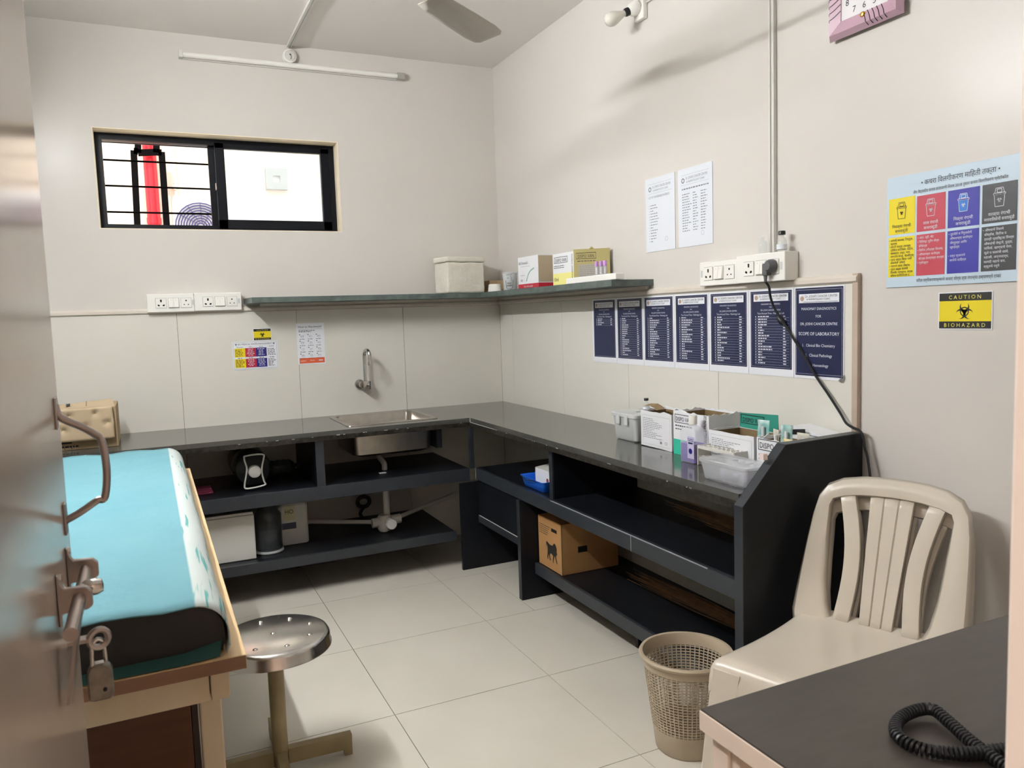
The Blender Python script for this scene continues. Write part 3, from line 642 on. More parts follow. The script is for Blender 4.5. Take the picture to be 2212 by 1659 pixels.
# --- biohazard signs
def caution(loc, w, h, rotz, label):
    th = thing('biohazard_sign', label, 'sign', loc, rotz, 'yellow biohazard signs')
    MB().box(-.003, w+.003, -.0012, 0, -.003, h+.003).build('sheet', 'postersheet', th)
    MB().rect(0, w, h*.2, h*.78, -.0016).build('yellow_field', 'yellow', th)
    MB().rect(0, w, 0, h*.2, -.0016).rect(0, w, h*.78, h, -.0016).build('black_band', 'black_print2', th)
    MB().text('C A U T I O N', h*.155, w/2, h*.83, -.0021, fit=w*.66).build('top_letters', 'yellowtext', th); MB().text('B I O H A Z A R D', h*.155, w/2, h*.045, -.0021, fit=w*.88).build('bottom_letters', 'yellowtext', th)
    biohazard(MB(), w/2, h*.475, -.0021, h*.30).build('hazard_symbol', 'black_print2', th)
caution((WX-.0005, -2.979, 1.283), .149, .097, RW, 'yellow and black biohazard sign below the pale blue board')
caution((-1.4815, -.0005, 1.2665), .0905, .061, 0, 'small yellow biohazard sign stuck above the waste management chart')
# --- waste management chart and hand wash chart on the back wall
w, h = .238, .155
th = thing('waste_chart', 'small white waste management chart with yellow, red and blue blocks on the tiles', 'poster', (-1.597, -.0005, 1.1075))
MB().box(0, w, -.0014, 0, 0, h).build('sheet', 'postersheet', th)
y = -.0018; bl = [(.010, 'yellow'), (.066, 'red2'), (.122, 'blue2')]
for xx, m_ in bl: MB().rect(xx, xx+.056, .012, .060, y).rect(xx, xx+.056, .070, .118, y).build(m_.strip('2')+'_block', m_, th)
mb = MB().frame(.005, w-.005, .005, h-.004, y, .0007).text('BIO MEDICAL WASTE MANAGEMENT', .0125, w/2, h-.020, y, fit=.178)
biohazard(mb, .020, h-.016, y, .009); biohazard(mb, w-.020, h-.016, y, .009)
for xx, s_ in ((.038, 'YELLOW'), (.094, 'RED'), (.150, 'BLUE'), (.205, 'WHITE')): mb.text(s_, .0085, xx, .121, y, fit=.04)
rnd = random.Random(3)
for z in (.108, .100, .092, .084, .076, .052, .045, .038, .031, .024, .017):
    scribble(mb, .014, .014+rnd.uniform(.03, .046), z, y-.0003, .003, rnd); scribble(mb, .184, .184+rnd.uniform(.025, .044), z, y, .003, rnd)
for xx in (.038, .094, .150, .205): scribble(mb, xx-.012, xx+.012, .063, y, .003, rnd)
mb.build('black_text', 'print', th); mb = MB()
for xx in (.073, .129):
    for z in (.110, .102, .094, .086, .078, .052, .044, .036, .028, .020): ww = rnd.uniform(.02, .042); scribble(mb, xx+.021-ww/2, xx+.021+ww/2, z, y-.0003, .003, rnd)
mb.build('white_text', 'whiteprint', th)
w, h = .154, .231
th = thing('handwash_chart', 'white hand washing chart with an orange foot above the tap joint', 'poster', (-1.252, -.0005, 1.1185))
MB().box(0, w, -.0014, 0, 0, h).build('sheet', 'postersheet', th); MB().rect(.008, w-.006, .006, .036, -.0018).build('orange_foot', 'orange', th)
mb = MB().text('How to Handwash?', .018, .010, h-.026, -.0018, 'LEFT', fit=w-.024).rect(.010, w-.012, h-.034, h-.0332, -.0018); rnd = random.Random(9)
scribble(mb, .012, .1, h-.043, -.0018, .003, rnd); scribble(mb, .012, .08, h-.049, -.0018, .003, rnd)
for i in range(3):
    for j in range(4):
        x_, z_ = .014+i*.046, h-.066-j*.036; mb.rect(x_, x_+.005, z_, z_+.005, -.0018)
        scribble(mb, x_, x_+.03, z_-.024, -.0018, .0025, rnd)
mb.build('printed_text', 'print', th); mb = MB()
for i in range(3):
    for j in range(4):
        x_, z_ = .030+i*.046, h-.078-j*.036
        for q in range(4): mb.tube([(x_-.008+q*.005+rnd.uniform(-.002, .002), -.0018, z_+rnd.uniform(0, .012)) for _ in range(3)], .0006, 4)
        mb.lathe([(.006, .0003), (.0068, .0003)], 12, (x_, -.0018, z_+.003), (0, -1, 0))
mb.build('hand_drawings', 'greyprint', th)
MB().text('SAFETY', .010, .030, .016, -.0022, fit=.03).text('World', .009, .078, .018, -.0022, fit=.03).rect(.115, .138, .018, .023, -.0022).build('foot_print', 'whiteprint', th)
# --- switch boards
def socket_board(name, label, loc, rotz, w, mirror=False, depth=.045, h=.094, group='white switch and socket boards', sidegap=0):
    th = thing(name, label, 'switch board', loc, rotz, group)
    MB().box(0, w, -depth, 0, 0, h, .003).build('box', 'white', th)
    y = -depth
    x = .042 if not mirror else .030
    u_ = .050; zc = h*.50
    def plate(x, m_='white', d=.003): return MB().box(x, x+u_, y-d, y, zc-u_/2, zc+u_/2, .0012).build('socket_plate', m_, th)
    def rim(x, n): MB().frame(x-.0012, x+u_+.0012, zc-u_/2-.0012, zc+u_/2+.0012, y-.0004, .0012).build('plate_gap', 'greyline', n)
    def holes(n, pts):
        mb = MB()
        for px_, pz_, r in pts: mb.cyl((px_, y-.0034, pz_), (px_, y-.001, pz_), r, n=12)
        mb.build('pin_holes', 'hole', n)
    n = plate(x); rim(x, n); c = x+u_/2
    holes(n, [(c, zc+.014, .0046), (c, zc+.0085, .0042), (c-.013, zc-.011, .0042), (c-.010, zc-.0125, .0036), (c+.013, zc-.011, .0042), (c+.010, zc-.0125, .0036)])
    x += u_+.010; sw = MB().box(x, x+u_, y-.002, y, zc-u_/2, zc+u_/2, .001).build('switch_plate', 'white', th); rim(x, sw)
    for q in (0, 1):
        xa = x+.002+q*.0235; mb = MB(); mb.prism([(y, zc-.022), (y-.010, zc-.022), (y-.004, zc+.022), (y, zc+.022)], xa, xa+.0225, 'yz'); rk = mb.build('rocker_switch', 'white', th)
        MB().rect(xa+.009, xa+.0125, zc+.015, zc+.0165, y-.0056).build('rocker_mark', 'greyline', rk)
    x += u_+.010; n = plate(x); rim(x, n); c = x+u_/2
    holes(n, [(c, zc+.011, .0040), (c-.010, zc-.0095, .0028), (c+.010, zc-.0095, .0028)])
    xl = x+u_+.004 if not mirror else .008
    MB().rect(xl, xl+.012, zc-.012, zc+.014, y-.0003).build('rating_label', mat('rating_grey', '#c4c6c4', .6), th)
    return th, x, c, zc, y
a0 = on(1, -.04, 317, 655).x; a1_ = on(1, -.04, 420, 652).x; a2_ = on(1, -.04, 522, 650).x
socket_board('switch_board', 'left one of the two white switch boards at the back wall ledge', (a0, WY-.0005, 1.432), 0, a1_-a0-.001)
socket_board('switch_board', 'white switch board beside the left end of the stone shelf', (a1_, WY-.0005, 1.434), 0, a2_-a1_)
b0 = on(0, -.045, 1506, 597).y; b1 = on(0, -.045, 1593, 590).y; b2 = on(0, -.045, 1698, 585).y
socket_board('switch_board', 'left white switch board above the navy notices', (WX-.0005, b0, 1.446), RW, b0-b1-.001, mirror=True, h=.092)
th, xs, xc, zc, yy = socket_board('switch_board', 'white switch board with the grey plug in it', (WX-.0005, b1, 1.446), RW, b1-b2, depth=.062, h=.098)
# plug and cable
py_ = b1-xc; pz = 1.446+zc
pg = thing('power_cable', 'black power cable with grey plug hanging from the socket board past the notices', 'cable', (WX-.0668, py_, pz), RW)
pb_ = MB().lathe([(0, .028), (.014, .028), (.021, .020), (.023, .008), (.023, .0)], 18, (0, 0, .002), (0, -1, 0)).box(-.028, -.004, -.024, -.002, -.030, .012, .004).build('plug', 'plug', pg, smooth=True)
MB().cyl((-.020, -.014, -.028), (-.020, -.014, -.052), .007, .0045, n=10).build('strain_relief', 'plug', pb_, smooth=True)
def loc_(p): return (py_-p[1], p[0]-(WX-.0668), p[2]-pz)     # world to the plug's frame
px_list = [((1661, 620), -.055), ((1664, 640), -.05), ((1672, 664), -.03), ((1688, 690), -.018), ((1712, 728), -.012), ((1738, 770), -.012), ((1762, 812), -.014), ((1788, 850), -.016), ((1815, 892), -.018)]
W_ = [on(0, d, *p) for p, d in px_list]
tail = [(-.020, -2.686, .984), (-.020, -2.712, .972), (-.021, -2.738, .966), (-.022, -2.752, .950), (-.022, -2.760, .915), (-.023, -2.772, .88), (-.03, -2.79, .80), (-.035, -2.80, .65), (-.04, -2.83, .45), (-.05, -2.87, .25), (-.06, -2.92, .06), (-.09, -2.98, .006), (-.2, -3.05, .006)]
path = smoothpath([(-.020, -.014, -.05)]+[loc_(q) for q in W_]+[loc_(q) for q in tail], 6)
MB().tube(path, .0042, 8).build('cord', 'cable', pg, smooth=True)
k1, k2 = loc_(on(0, -.016, 1680, 682)), loc_(on(0, -.012, 1694, 702))
MB().tube([Vector(k1)+(Vector(k2)-Vector(k1))*t_ for t_ in (0, .3, .7, 1)], [.005, .011, .012, .005], 10).build('knot', 'cable', pg, smooth=True)
# --- conduit, vials
y0_ = on(0, 0, 1667, 300).y
th = thing('vertical_conduit', 'white cable conduit running from the ceiling down to the right socket board', 'conduit', (WX, y0_, 1.546))
MB().box(-.016, -.0005, -.013, .013, 0, HC-1.546-.001, .002).build('trunking', 'pvc', th)
MB().box(-.021, -.0165, -.0015, .0015, 0, HC-1.546-.001).build('cover_seam', 'offwhite', th)
def vial(name, label, loc, cap, s=1, label_box=True):
    th = thing(name, label, 'vial', loc, 0, 'small glass vials')
    MB().lathe([(0, .0), (.0125*s, 0), (.014*s, .002*s), (.014*s, .028*s), (.011*s, .036*s), (.0065*s, .040*s), (.0065*s, .044*s), (.009*s, .045*s), (.009*s, .050*s), (.006*s, .050*s), (.005*s, .041*s), (.0095*s, .035*s), (.0125*s, .028*s), (.0125*s, .003*s), (0, .002*s)], 20).build('glass_body', 'glass', th, smooth=True)
    if cap: MB().lathe([(0, .056*s), (.0085*s, .056*s), (.0098*s, .054*s), (.0098*s, .0455*s), (.0085*s, .0455*s)], 16).build('stopper', 'dark', th, smooth=True)
    if label_box: MB().lathe([(.0143*s, .006*s), (.0143*s, .020*s)], 20).build('paper_label', 'paper', th, smooth=True)
    return th
v = on(0, -.03, 1688, 550); vial('glass_vial', 'stoppered glass vial on the right socket board beside the conduit', (-.028, v.y, 1.5445), True, 1.25)
v = on(0, -.03, 1647, 552); vial('glass_vial', 'empty glass vial without stopper on the right socket board', (-.028, v.y, 1.5445), False, 1.2, False)
# --- tube light (off), junction box, ceiling conduit on the back wall
a, b = on(1, 0, 385, 116), on(1, 0, 872, 170); L = b.x-a.x
th = thing('tube_light', 'unlit long white tube light above the window', 'light', (a.x, WY, (a.z+b.z)/2))
MB().box(0, L, -.012, -.0005, -.018, .018, .002).build('batten', 'offwhite', th)
MB().cyl((.02, -.026, 0), (L-.03, -.026, 0), .014, n=16).build('diffuser', 'white', th, smooth=True)
MB().box(0, .02, -.042, -.012, -.018, .018, .002).build('end_cap', 'offwhite', th); MB().box(L-.045, L, -.042, -.012, -.018, .018, .002).build('end_cap', mat('grey_cap', '#a7a39c', .5), th)
j = on(1, -.03, 627, 119)
th = thing('junction_box', 'round white junction box between the tube light and the ceiling conduit', 'junction box', (j.x, WY-.0005, j.z))
MB().lathe([(0, .036), (.030, .036), (.036, .031), (.038, 0)], 24, (0, 0, 0), (0, -1, 0)).build('box', 'white', th, smooth=True)
MB().lathe([(0, .041), (.024, .041), (.028, .0365)], 24, (0, 0, 0), (0, -1, 0)).build('lid', 'offwhite', th, smooth=True); MB().cyl((0, -.0415, .004), (0, -.0385, .004), .004, n=8).build('screw', 'dark', th)
MB().tube(smoothpath([(.002, -.043, .004), (.004, -.046, -.01), (.001, -.043, -.022)], 4), .0012, 6).build('loose_wire', 'dark', th)
th = thing('ceiling_conduit', 'white cable conduit running across the ceiling to the fan', 'conduit', (j.x, -.04, HC))
MB().box(-.014, .014, -1.78, .03, -.018, -.0005, .002).build('trunking', 'pvc', th); MB().box(-.0012, .0012, -1.78, .03, -.0195, -.0183).build('cover_seam', 'greyline', th)
# --- bulb in holder
bp = on(0, 0, 1382, 22)
th = thing('wall_bulb', 'frosted light bulb in a white angled holder high on the right wall', 'lamp', (WX, bp.y, bp.z))
MB().box(-.025, -.0005, -.042, .030, -.045, .06, .006).build('wooden_block', 'white', th)
d = Vector((-.88, .22, -.42)).normalized(); q0 = Vector((-.025, -.004, .010))
MB().lathe([(0, 0), (.030, 0), (.031, .012), (.027, .034), (.019, .045), (0, .045)], 22, q0, d).build('lamp_holder', 'white', th, smooth=True)
MB().lathe([(.017, .045), (.0175, .060), (.015, .066), (0, .066)], 18, q0, d).build('holder_ring', 'dark', th, smooth=True)
MB().lathe([(.012, .060), (.0135, .075), (.020, .092), (.0275, .112), (.030, .128), (.027, .145), (.018, .157), (0, .162)], 24, q0, d).build('bulb', 'bulb', th, smooth=True)
MB().rect(-.010, .010, 0, .002, 0).build('print_mark', 'greyline', th).location = (-.05, .0, -.025)
c2 = on(0, 0, 1440, -12)
tag(MB().tube([(0, 0, 0), (0, c2.y-bp.y+.03, c2.z-bp.z), (0, (c2.y-bp.y)*2.2, (c2.z-bp.z)*2.4)], .005, 8).build('bulb_wire_conduit', 'pvc', None, (WX-.006, bp.y-.03, bp.z+.02)), 'thin grey wire conduit rising from the bulb holder', 'conduit')
# --- wall clock
y0_, y1_ = -2.604, -2.868; w = y0_-y1_; zl = 2.176
th = thing('wall_clock', 'square pink wall clock with curved dark grooves above the socket boards', 'clock', (WX, y0_, zl), RW)
MB().box(.012, w-.012, -.018, -.0005, .012, w-.012, .003).build('clock_case', 'dark', th)
o_, i_ = [(0, 0), (w, 0), (w, w), (0, w)], [(.048, .048), (w-.048, .048), (w-.048, w-.048), (.048, w-.048)]
mb = MB(); vs = [(x, -.018, z) for x, z in o_]+[(x, -.036, z) for x, z in [(p[0]*.9+w*.05, p[1]*.9+w*.05) for p in o_]]+[(x, -.026, z) for x, z in i_]+[(x, -.018, z) for x, z in i_]
mb.add(vs, [(k*4+i, k*4+(i+1) % 4, k*4+4+(i+1) % 4, k*4+4+i) for k in range(3) for i in range(4)]); fr = mb.build('clock_frame', 'pink', th)
for k in range(5):
    for side in range(2):
        pts = []
        for q in range(9):
            t_ = q/8; x_ = .004+.044*t_; z_ = .028+k*.020+.022*t_**1.6
            yv = -.0195-.0172*min(1, x_/(.05*w)) if x_ < .05*w else -.0365+.0105*(x_-.05*w)/(.048-.05*w)
            pts.append((x_, yv-.0006, z_+.03) if side == 0 else (w-.05-k*.016-.020*t_**1.6, yv-.0006, .004+.044*t_))
        MB().tube(pts, .0011, 5).build('groove_line', 'dark', fr)
MB().rect(.046, w-.046, .046, w-.046, -.0225).build('dial', 'dial', th)
mb = MB(); c_ = w/2
for n_ in range(1, 13):
    a_ = math.radians(90-30*n_); k_ = .062/max(abs(math.cos(a_)), abs(math.sin(a_))); mb.text(str(n_), .026, c_+math.cos(a_)*k_, c_+math.sin(a_)*k_-.009, -.0229)
mb.build('numerals', 'print', th)
MB().bar((c_, -.0232, c_), (c_-.03, -.0232, c_+.025), .005, .001, (0, 1, 0)).build('hour_hand', 'print', th); MB().bar((c_, -.0236, c_), (c_+.045, -.0236, c_+.02), .004, .001, (0, 1, 0)).build('minute_hand', 'print', th)
MB().lathe([(0, .008), (.006, .007), (.009, .002), (.009, 0)], 16, (c_, -.027, .040), (0, -1, 0)).build('gold_boss', 'gold', fr, smooth=True)
# --- ceiling fan, at rest
fc = (-1.19, -1.96)
th = thing('ceiling_fan', 'cream ceiling fan with three blades at the top of the room', 'fan', (fc[0], fc[1], HC))
MB().cyl((0, 0, -.32), (0, 0, -.002), .012, n=12).build('down_rod', 'fan', th, smooth=True); MB().lathe([(.012, -.07), (.05, -.045), (.06, -.001)], 20).build('canopy_cup', 'fan', th, smooth=True)
MB().lathe([(0, -.445), (.05, -.445), (.085, -.43), (.115, -.40), (.115, -.36), (.08, -.335), (.03, -.32), (.012, -.29)], 28).build('motor', 'fandark', th, smooth=True)
for k in range(3):
    a_ = math.radians(38+120*k); d = Vector((math.cos(a_), math.sin(a_), 0)); n_ = Vector((-d.y, d.x, 0)); tl = Vector((0, 0, .10))
    rows = []
    for r_, hwid in ((.16, .045), (.22, .055), (.38, .062), (.52, .066), (.58, .060), (.60, .045)):
        rows.append([d*r_+n_*hwid*s_+Vector((0, 0, -.425-.16*hwid*s_+.0)) for s_ in (-1, -.3, .3, 1)])
    bl_ = MB().grid(rows).build('blade', 'fan', th, smooth=True); sm = bl_.modifiers.new('s', 'SOLIDIFY'); sm.thickness = .003
    MB().bar(d*.09+Vector((0, 0, -.41)), d*.21+Vector((0, 0, -.420)), .035, .004).build('blade_bracket', 'fandark', bl_)
# ================================================================== small things on shelf and worktop
def open_box(mb_out, w, d, h, t=.003, jag=0, rnd=random, n=8):
    "open carton walls; jag tears the rim"
    z = lambda: h-(rnd.uniform(0, jag) if jag else 0)
    P_ = [(0, 0), (w, 0), (w, d), (0, d)]
    for i in range(4):
        a, b = Vector(P_[i]), Vector(P_[(i+1) % 4]); e = (b-a).normalized(); inn = Vector((-e.y, e.x))*t
        tp = [z() for _ in range(n+1)]
        o_ = [a+(b-a)*k/n for k in range(n+1)]; i_ = [p+inn for p in o_]
        mb_out.grid([[(p.x, p.y, 0) for p in o_], [(p.x, p.y, q) for p, q in zip(o_, tp)], [(p.x, p.y, q) for p, q in zip(i_, tp)], [(p.x, p.y, t) for p in i_]])
    return mb_out.box(0, w, 0, d, 0, t)
# ---- on the stone wall shelf
zt = ST+.0006
p0_, p1_ = on(1, -.195, 967, 626), on(1, -.195, 1053, 624)
w = p1_.x-p0_.x
th = thing('foam_box', 'chipped white foam box with lid on the shelf corner', 'box', (p0_.x, -.200, zt), .14)
body = MB().box(0, w, 0, .160, 0, .180, .010).build('box', 'styro', th); body.modifiers.new('s', 'SUBSURF').subdivision_type = 'SIMPLE'; body.modifiers['s'].levels = body.modifiers['s'].render_levels = 3
dm = body.modifiers.new('d', 'DISPLACE'); tx_ = bpy.data.textures.new('foam', 'CLOUDS'); tx_.noise_scale = .03; dm.texture = tx_; dm.strength = .008; dm.mid_level = .5; dm.texture_coords = 'GLOBAL'
MB().box(-.006, w+.006, -.004, .164, .181, .212, .008).build('lid', 'styro', th)
q = on(1, -.15, 1078, 624)
th = thing('white_cup', 'small white upturned cup on the shelf beside the foam box', 'cup', (-.100, -.16, zt))
MB().lathe([(0, .050), (.032, .050), (.036, .046), (.041, .006), (.044, .003), (.044, 0), (.038, 0), (.034, .044), (0, .047)], 28).build('cup', 'white', th, smooth=True)
MB().lathe([(.0415, .008), (.045, .006), (.045, .0)], 28).build('rim', 'white', th, smooth=True)
th = thing('brown_carton', 'small brown cardboard carton at the back of the shelf corner', 'box', (-.105, -.095, zt))
MB().box(0, .095, 0, .09, 0, .075, .001).build('carton', 'cardboard', th); MB().box(.045, .0465, -.0006, .001, 0, .075).build('seam', 'carddark', th)
q = on(0, -.10, 1107, 618)
th = thing('sample_jar', 'frosted sample jar with black printed emblem between cup and red carton', 'jar', (-.10, q.y+.03, zt))
MB().lathe([(0, 0), (.036, 0), (.039, .004), (.043, .098), (.0455, .100), (.0455, .106), (.040, .106), (.036, .006), (0, .004)], 28).build('jar', 'cloudy', th, smooth=True)
mb = MB(); yj = -.0425
def jarpt(a, z, r=.0432): return (math.sin(a)*r*.985, -math.cos(a)*r*.985, z)
def jarline(pts): mb.tube([jarpt(a, z, .0405+.0045*z/.1) for a, z in pts], .0009, 5)
rot0 = -.55
jarline([(rot0-.5, .060), (rot0-.5, .030), (rot0-.4, .016), (rot0-.2, .010), (rot0+.2, .010), (rot0+.4, .016), (rot0+.5, .030), (rot0+.5, .060)])
for z, a0_, a1__ in ((.045, -.35, .35), (.040, -.3, .3), (.032, -.4, .4), (.027, -.38, .38), (.090, -.4, .4)): jarline([(rot0+a0_+(a1__-a0_)*k/6, z) for k in range(7)])
jarline([(rot0+.25, .055), (rot0+.3, .075), (rot0+.15, .082)]); jarline([(rot0-.3, .072), (rot0-.05, .072)])
mb.build('printed_emblem', 'print', th)
# cartons on the right arm of the shelf: local x along -y (viewer's right), local y toward the wall
def carton(name, label, loc, rotz, w, d, h, face, side, group=None):
    th = thing(name, label, 'box', loc, rotz, group)
    return th
ya, yb_ = -.640, -.800
xf = -.150
a = on(0, xf, 1120, 600); b = on(0, xf, 1163, 600); c = on(0, xf, 1194, 600)
H1 = on(0, xf, 1150, 552).z-ST
th = thing('red_band_carton', 'white syringe carton with red foot band on the wall shelf', 'box', (xf, a.y, zt), RW)
wA = a.y-b.y
mb = MB().box(0, wA, 0, .125, 0, H1); mb.build('carton', 'boxwhite', th)
MB().rect(0, wA, 0, .026, -.0005).add([(wA+.0005, 0, 0), (wA+.0005, .125, 0), (wA+.0005, .125, .026), (wA+.0005, 0, .026)], [(0, 1, 2, 3)]).build('red_band', 'boxred', th)
MB().add([(wA+.0004, .002, .03), (wA+.0004, .123, .03), (wA+.0004, .123, H1-.004), (wA+.0004, .002, H1-.004)], [(0, 1, 2, 3)]).build('shaded_side', mat('carton_shade', '#b5a58a', .6), th)  # beige sheet over the white side, its shade put into the colour
MB().text('BD Emerald', .022, .012, H1-.04, -.0008, 'LEFT', fit=wA*.55).rect(.03, wA*.6, H1-.052, H1-.0505, -.0008).rect(.03, .08, H1*.42, H1*.43, -.0008).text('100', .018, .03, .040, -.0008, 'LEFT').build('print', 'greyprint', th)
MB().text('2mL with needle', .016, wA/2, .008, -.0010, fit=wA*.7).build('band_print', 'whiteprint', th)
MB().tube(smoothpath([(wA*.42, -.0004, .04), (wA*.5, -.0004, .07), (wA*.62, -.0004, .092), (wA*.8, -.0004, .105)], 5), .0035, 6).build('syringe_picture', mat('pale_teal', '#9fc6bf', .5), th)
xf2 = -.145; a = on(0, xf2, 1195, 600); b = on(0, xf2, 1240, 600); c = on(0, xf2, 1303, 600); H2 = on(0, xf2, 1215, 545).z-ST
th = thing('yellow_band_carton', 'white and pale yellow syringe carton with olive end on the wall shelf', 'box', (xf2, a.y, zt), RW); wA = a.y-b.y
MB().box(0, wA, 0, .13, 0, H2-.004).build('carton', 'boxwhite', th)
MB().rect(0, wA, 0, .060, -.0005).build('yellow_band', 'yellowpale', th)
mb = MB().text('DISPO VAN', .024, wA*.40, H2-.046, -.0008, fit=wA*.52).text('10ml', .026, .012, .022, -.0008, 'LEFT', fit=.05)
for k in range(2): scribble(mb, .012, wA*.55, H2-.066-k*.009, -.0008, .003)
mb.tube([(wA*.08, -.0006, H2-.05), (wA*.08, -.0006, H2-.022), (wA*.72, -.0006, H2-.022), (wA*.72, -.0006, H2-.05)], .0011, 4, True)
mb.build('print', 'print', th)
mb = MB().text('HYPODERMIC SYRINGE', .016, 0, 0, 0, fit=.13); mb.v = [(wA-.008+p[2]*-1, -.0008, H2*.5+p[0]) for p in mb.v]; mb.build('vertical_print', 'print', th)
wC, H3 = .172, H2+.003
fl_ = MB().box(0, wC, 0, .010, 0, H3).build('olive_end_flap', 'olive', th, (wA+.004, -.002, 0), rotz=.95)
mb = MB().text('DISPO VAN', .021, wC*.34, H3-.040, -.0008, fit=wC*.44)
mb.tube([(wC*.07, -.0006, H3-.045), (wC*.07, -.0006, H3-.018), (wC*.62, -.0006, H3-.018), (wC*.62, -.0006, H3-.045)], .0011, 4, True); scribble(mb, wC*.1, wC*.6, H3-.058, -.0008, .003); mb.build('flap_lettering', 'print', fl_)
MB().rect(wC*.12, wC*.92, .012, H3*.56, -.0006).build('grey_panel', mat('carton_grey', '#a9a195', .6), fl_); mb = MB()
for k in range(8): scribble(mb, wC*.16, wC*.86, .020+k*.009, -.0009, .0022)
mb.build('panel_print', 'greyprint', fl_)
MB().tube([(wC*.45, .004, H3-.002), (wC*.5, .004, H3+.006), (wC*.55, .004, H3-.002)], .006, 6).build('torn_tab', 'olive', fl_)
a, b, c = on(0, -.195, 1222, 604), on(0, -.195, 1265, 603), on(0, -.195, 1330, 600)
th = thing('foam_tray', 'low white foam tray at the front edge of the shelf', 'tray', (-.195, a.y, zt), RW)
MB().box(0, a.y-c.y, 0, .045, 0, .026, .003).build('tray', 'white', th); MB().box(.006, a.y-c.y-.006, .005, .040, .0262, .028, .001).build('tray_top', 'boxwhite', th)
for k, px in enumerate((1291, 1299, 1306)):
    q = on(0, -.17, px, 590)
    th = thing('sample_tube', ['left', 'middle', 'right'][k]+' one of three clear tubes with lilac caps on the foam tray', 'tube', (-.175+.004*k, q.y, zt+.0285), 0, 'lilac capped sample tubes')
    MB().lathe([(0, 0), (.004, .001), (.0062, .006), (.0062, .045), (.0052, .045), (.0052, .006), (0, .003)], 14).build('tube', 'clear', th, smooth=True)
    MB().lathe([(0, .060), (.0070, .060), (.0076, .058), (.0076, .038), (.0066, .038)], 14).build('cap', 'lilac', th, smooth=True)
# ---- cardboard box at the left end of the worktop
ct = CT+.0006
a, b = on(1, -.44, 138, 985), on(1, -.44, 262, 968)
th = thing('carton_with_pad', 'torn brown cardboard carton with a dimpled pad, at the left end of the worktop', 'box', (-2.425, -.45, ct))
wl, dl, hl_ = .262, .30, .185
MB().box(0, wl, 0, dl, 0, hl_, .002).build('carton', 'cardboard', th)
mb = MB(); n1, n2 = 24, 14; rows = []
dim = [(.3, .78), (.72, .80), (.55, .45), (.12, .72), (.9, .5), (.2, .35)]
for i in range(n2+1):
    r_ = []
    for j in range(n1+1):
        x_, z_ = j/n1, i/n2; e_ = sum(math.exp(-((x_-c_[0])**2/.0022+((z_-c_[1])*.62)**2/.0022)) for c_ in dim); r_.append((-.002+(wl-.010)*x_, -.030-.006*math.sin(PI*x_)+.016*e_, .042+.148*z_))
    rows.append(r_)
pad = MB().grid(rows).build('dimpled_pad', 'cardboardpale', th, smooth=True); pad.modifiers.new('s', 'SOLIDIFY').thickness = .024
mb = MB(); scribble(mb, .02, .10, .012, -.0008, .008); mb.tube([(.045, -.001, .004), (.045, -.001, .014), (.06, -.001, .018), (.072, -.001, .014), (.072, -.001, .004)], .0012, 4); mb.rect(.02, .075, .030, .037, -.0008); mb.build('print', 'print', th)
MB().add([(.02, .02, hl_), (wl*.98, .02, hl_), (wl*.94, .12, hl_+.028), (.01, .13, hl_+.012)], [(0, 1, 2, 3)]).build('flap', 'cardboardpale', th).modifiers.new('s', 'SOLIDIFY').thickness = .003
MB().add([(.06, .05, hl_+.0105), (.075, .05, hl_+.0112), (.072, .10, hl_+.0165), (.055, .10, hl_+.0158)], [(0, 1, 2, 3)]).add([(.14, .03, hl_+.006), (.142, .03, hl_+.006), (.14, .10, hl_+.0225), (.138, .10, hl_+.0225)], [(0, 1, 2, 3)]).build('flap_print', 'print', th).location = (0, 0, .002)
# ---- right end of the worktop
def P(u, v): return on(2, CT, u, v)
a, b = P(1320, 950), P(1390, 957)
th = thing('plastic_tub', 'cloudy white plastic tub with lid, leftmost on the right worktop', 'container', (-.145, -1.715, ct), 0)
def rbox(w0, d0, w1, d1, h, r=.015, t=.002):
    return loops([rr(.01, .01, .009, .0), rr(w0-.006, d0-.006, r, 0), rr(w0, d0, r, .006), rr(w1, d1, r, h), rr(w1-t, d1-t, r, h), rr(w0-t, d0-t, r, .006+t), rr(.01, .01, .009, t)])
rbox(.068, .078, .078, .088, .108).build('tub', 'cloudy', th, smooth=True)
loops([rr(.081, .091, .016, .100), rr(.083, .093, .016, .102), rr(.083, .093, .016, .113), rr(.078, .088, .016, .118), rr(.01, .01, .009, .116)]).build('lid', 'cloudy', th, smooth=True)
for s_ in (-1, 1): MB().box(-.086, -.082, s_*.03-.012, s_*.03+.012, .070, .108, .001).build('clip', 'cloudy', th)
v = on(0, -.10, 1391, 880); vial('glass_vial', 'stoppered glass vial standing behind the plastic tub lid', (-.075, v.y-.0, 1.0), True, 1.0)
vv = [o for o in bpy.data.objects if o.get('label') == 'stoppered glass vial standing behind the plastic tub lid'][0]; vv.location = (-.118, -1.735, ct+.1186)
rnd = random.Random(5)
def syringe_box(label, y0_, y1_, xf_, d, h, jag, name='syringe_carton'):
    th = thing(name, label, 'box', (xf_, y0_, ct), RW, 'opened syringe cartons on the worktop'); w_ = y0_-y1_
    open_box(MB(), w_, d, h, .003, jag, rnd).build('carton', 'boxwhite', th)
    # bare board on the inside
    MB().add([(.0034, .0034, .004), (w_-.0034, .0034, .004), (w_-.0034, .0034, h-jag-.004), (.0034, .0034, h-jag-.004), (.0034, d-.0034, .004), (w_-.0034, d-.0034, .004), (w_-.0034, d-.0034, h-jag-.004), (.0034, d-.0034, h-jag-.004)], [(4, 5, 6, 7), (0, 4, 7, 3), (1, 5, 6, 2)]).build('inside', 'carddark', th)
    return th, w_
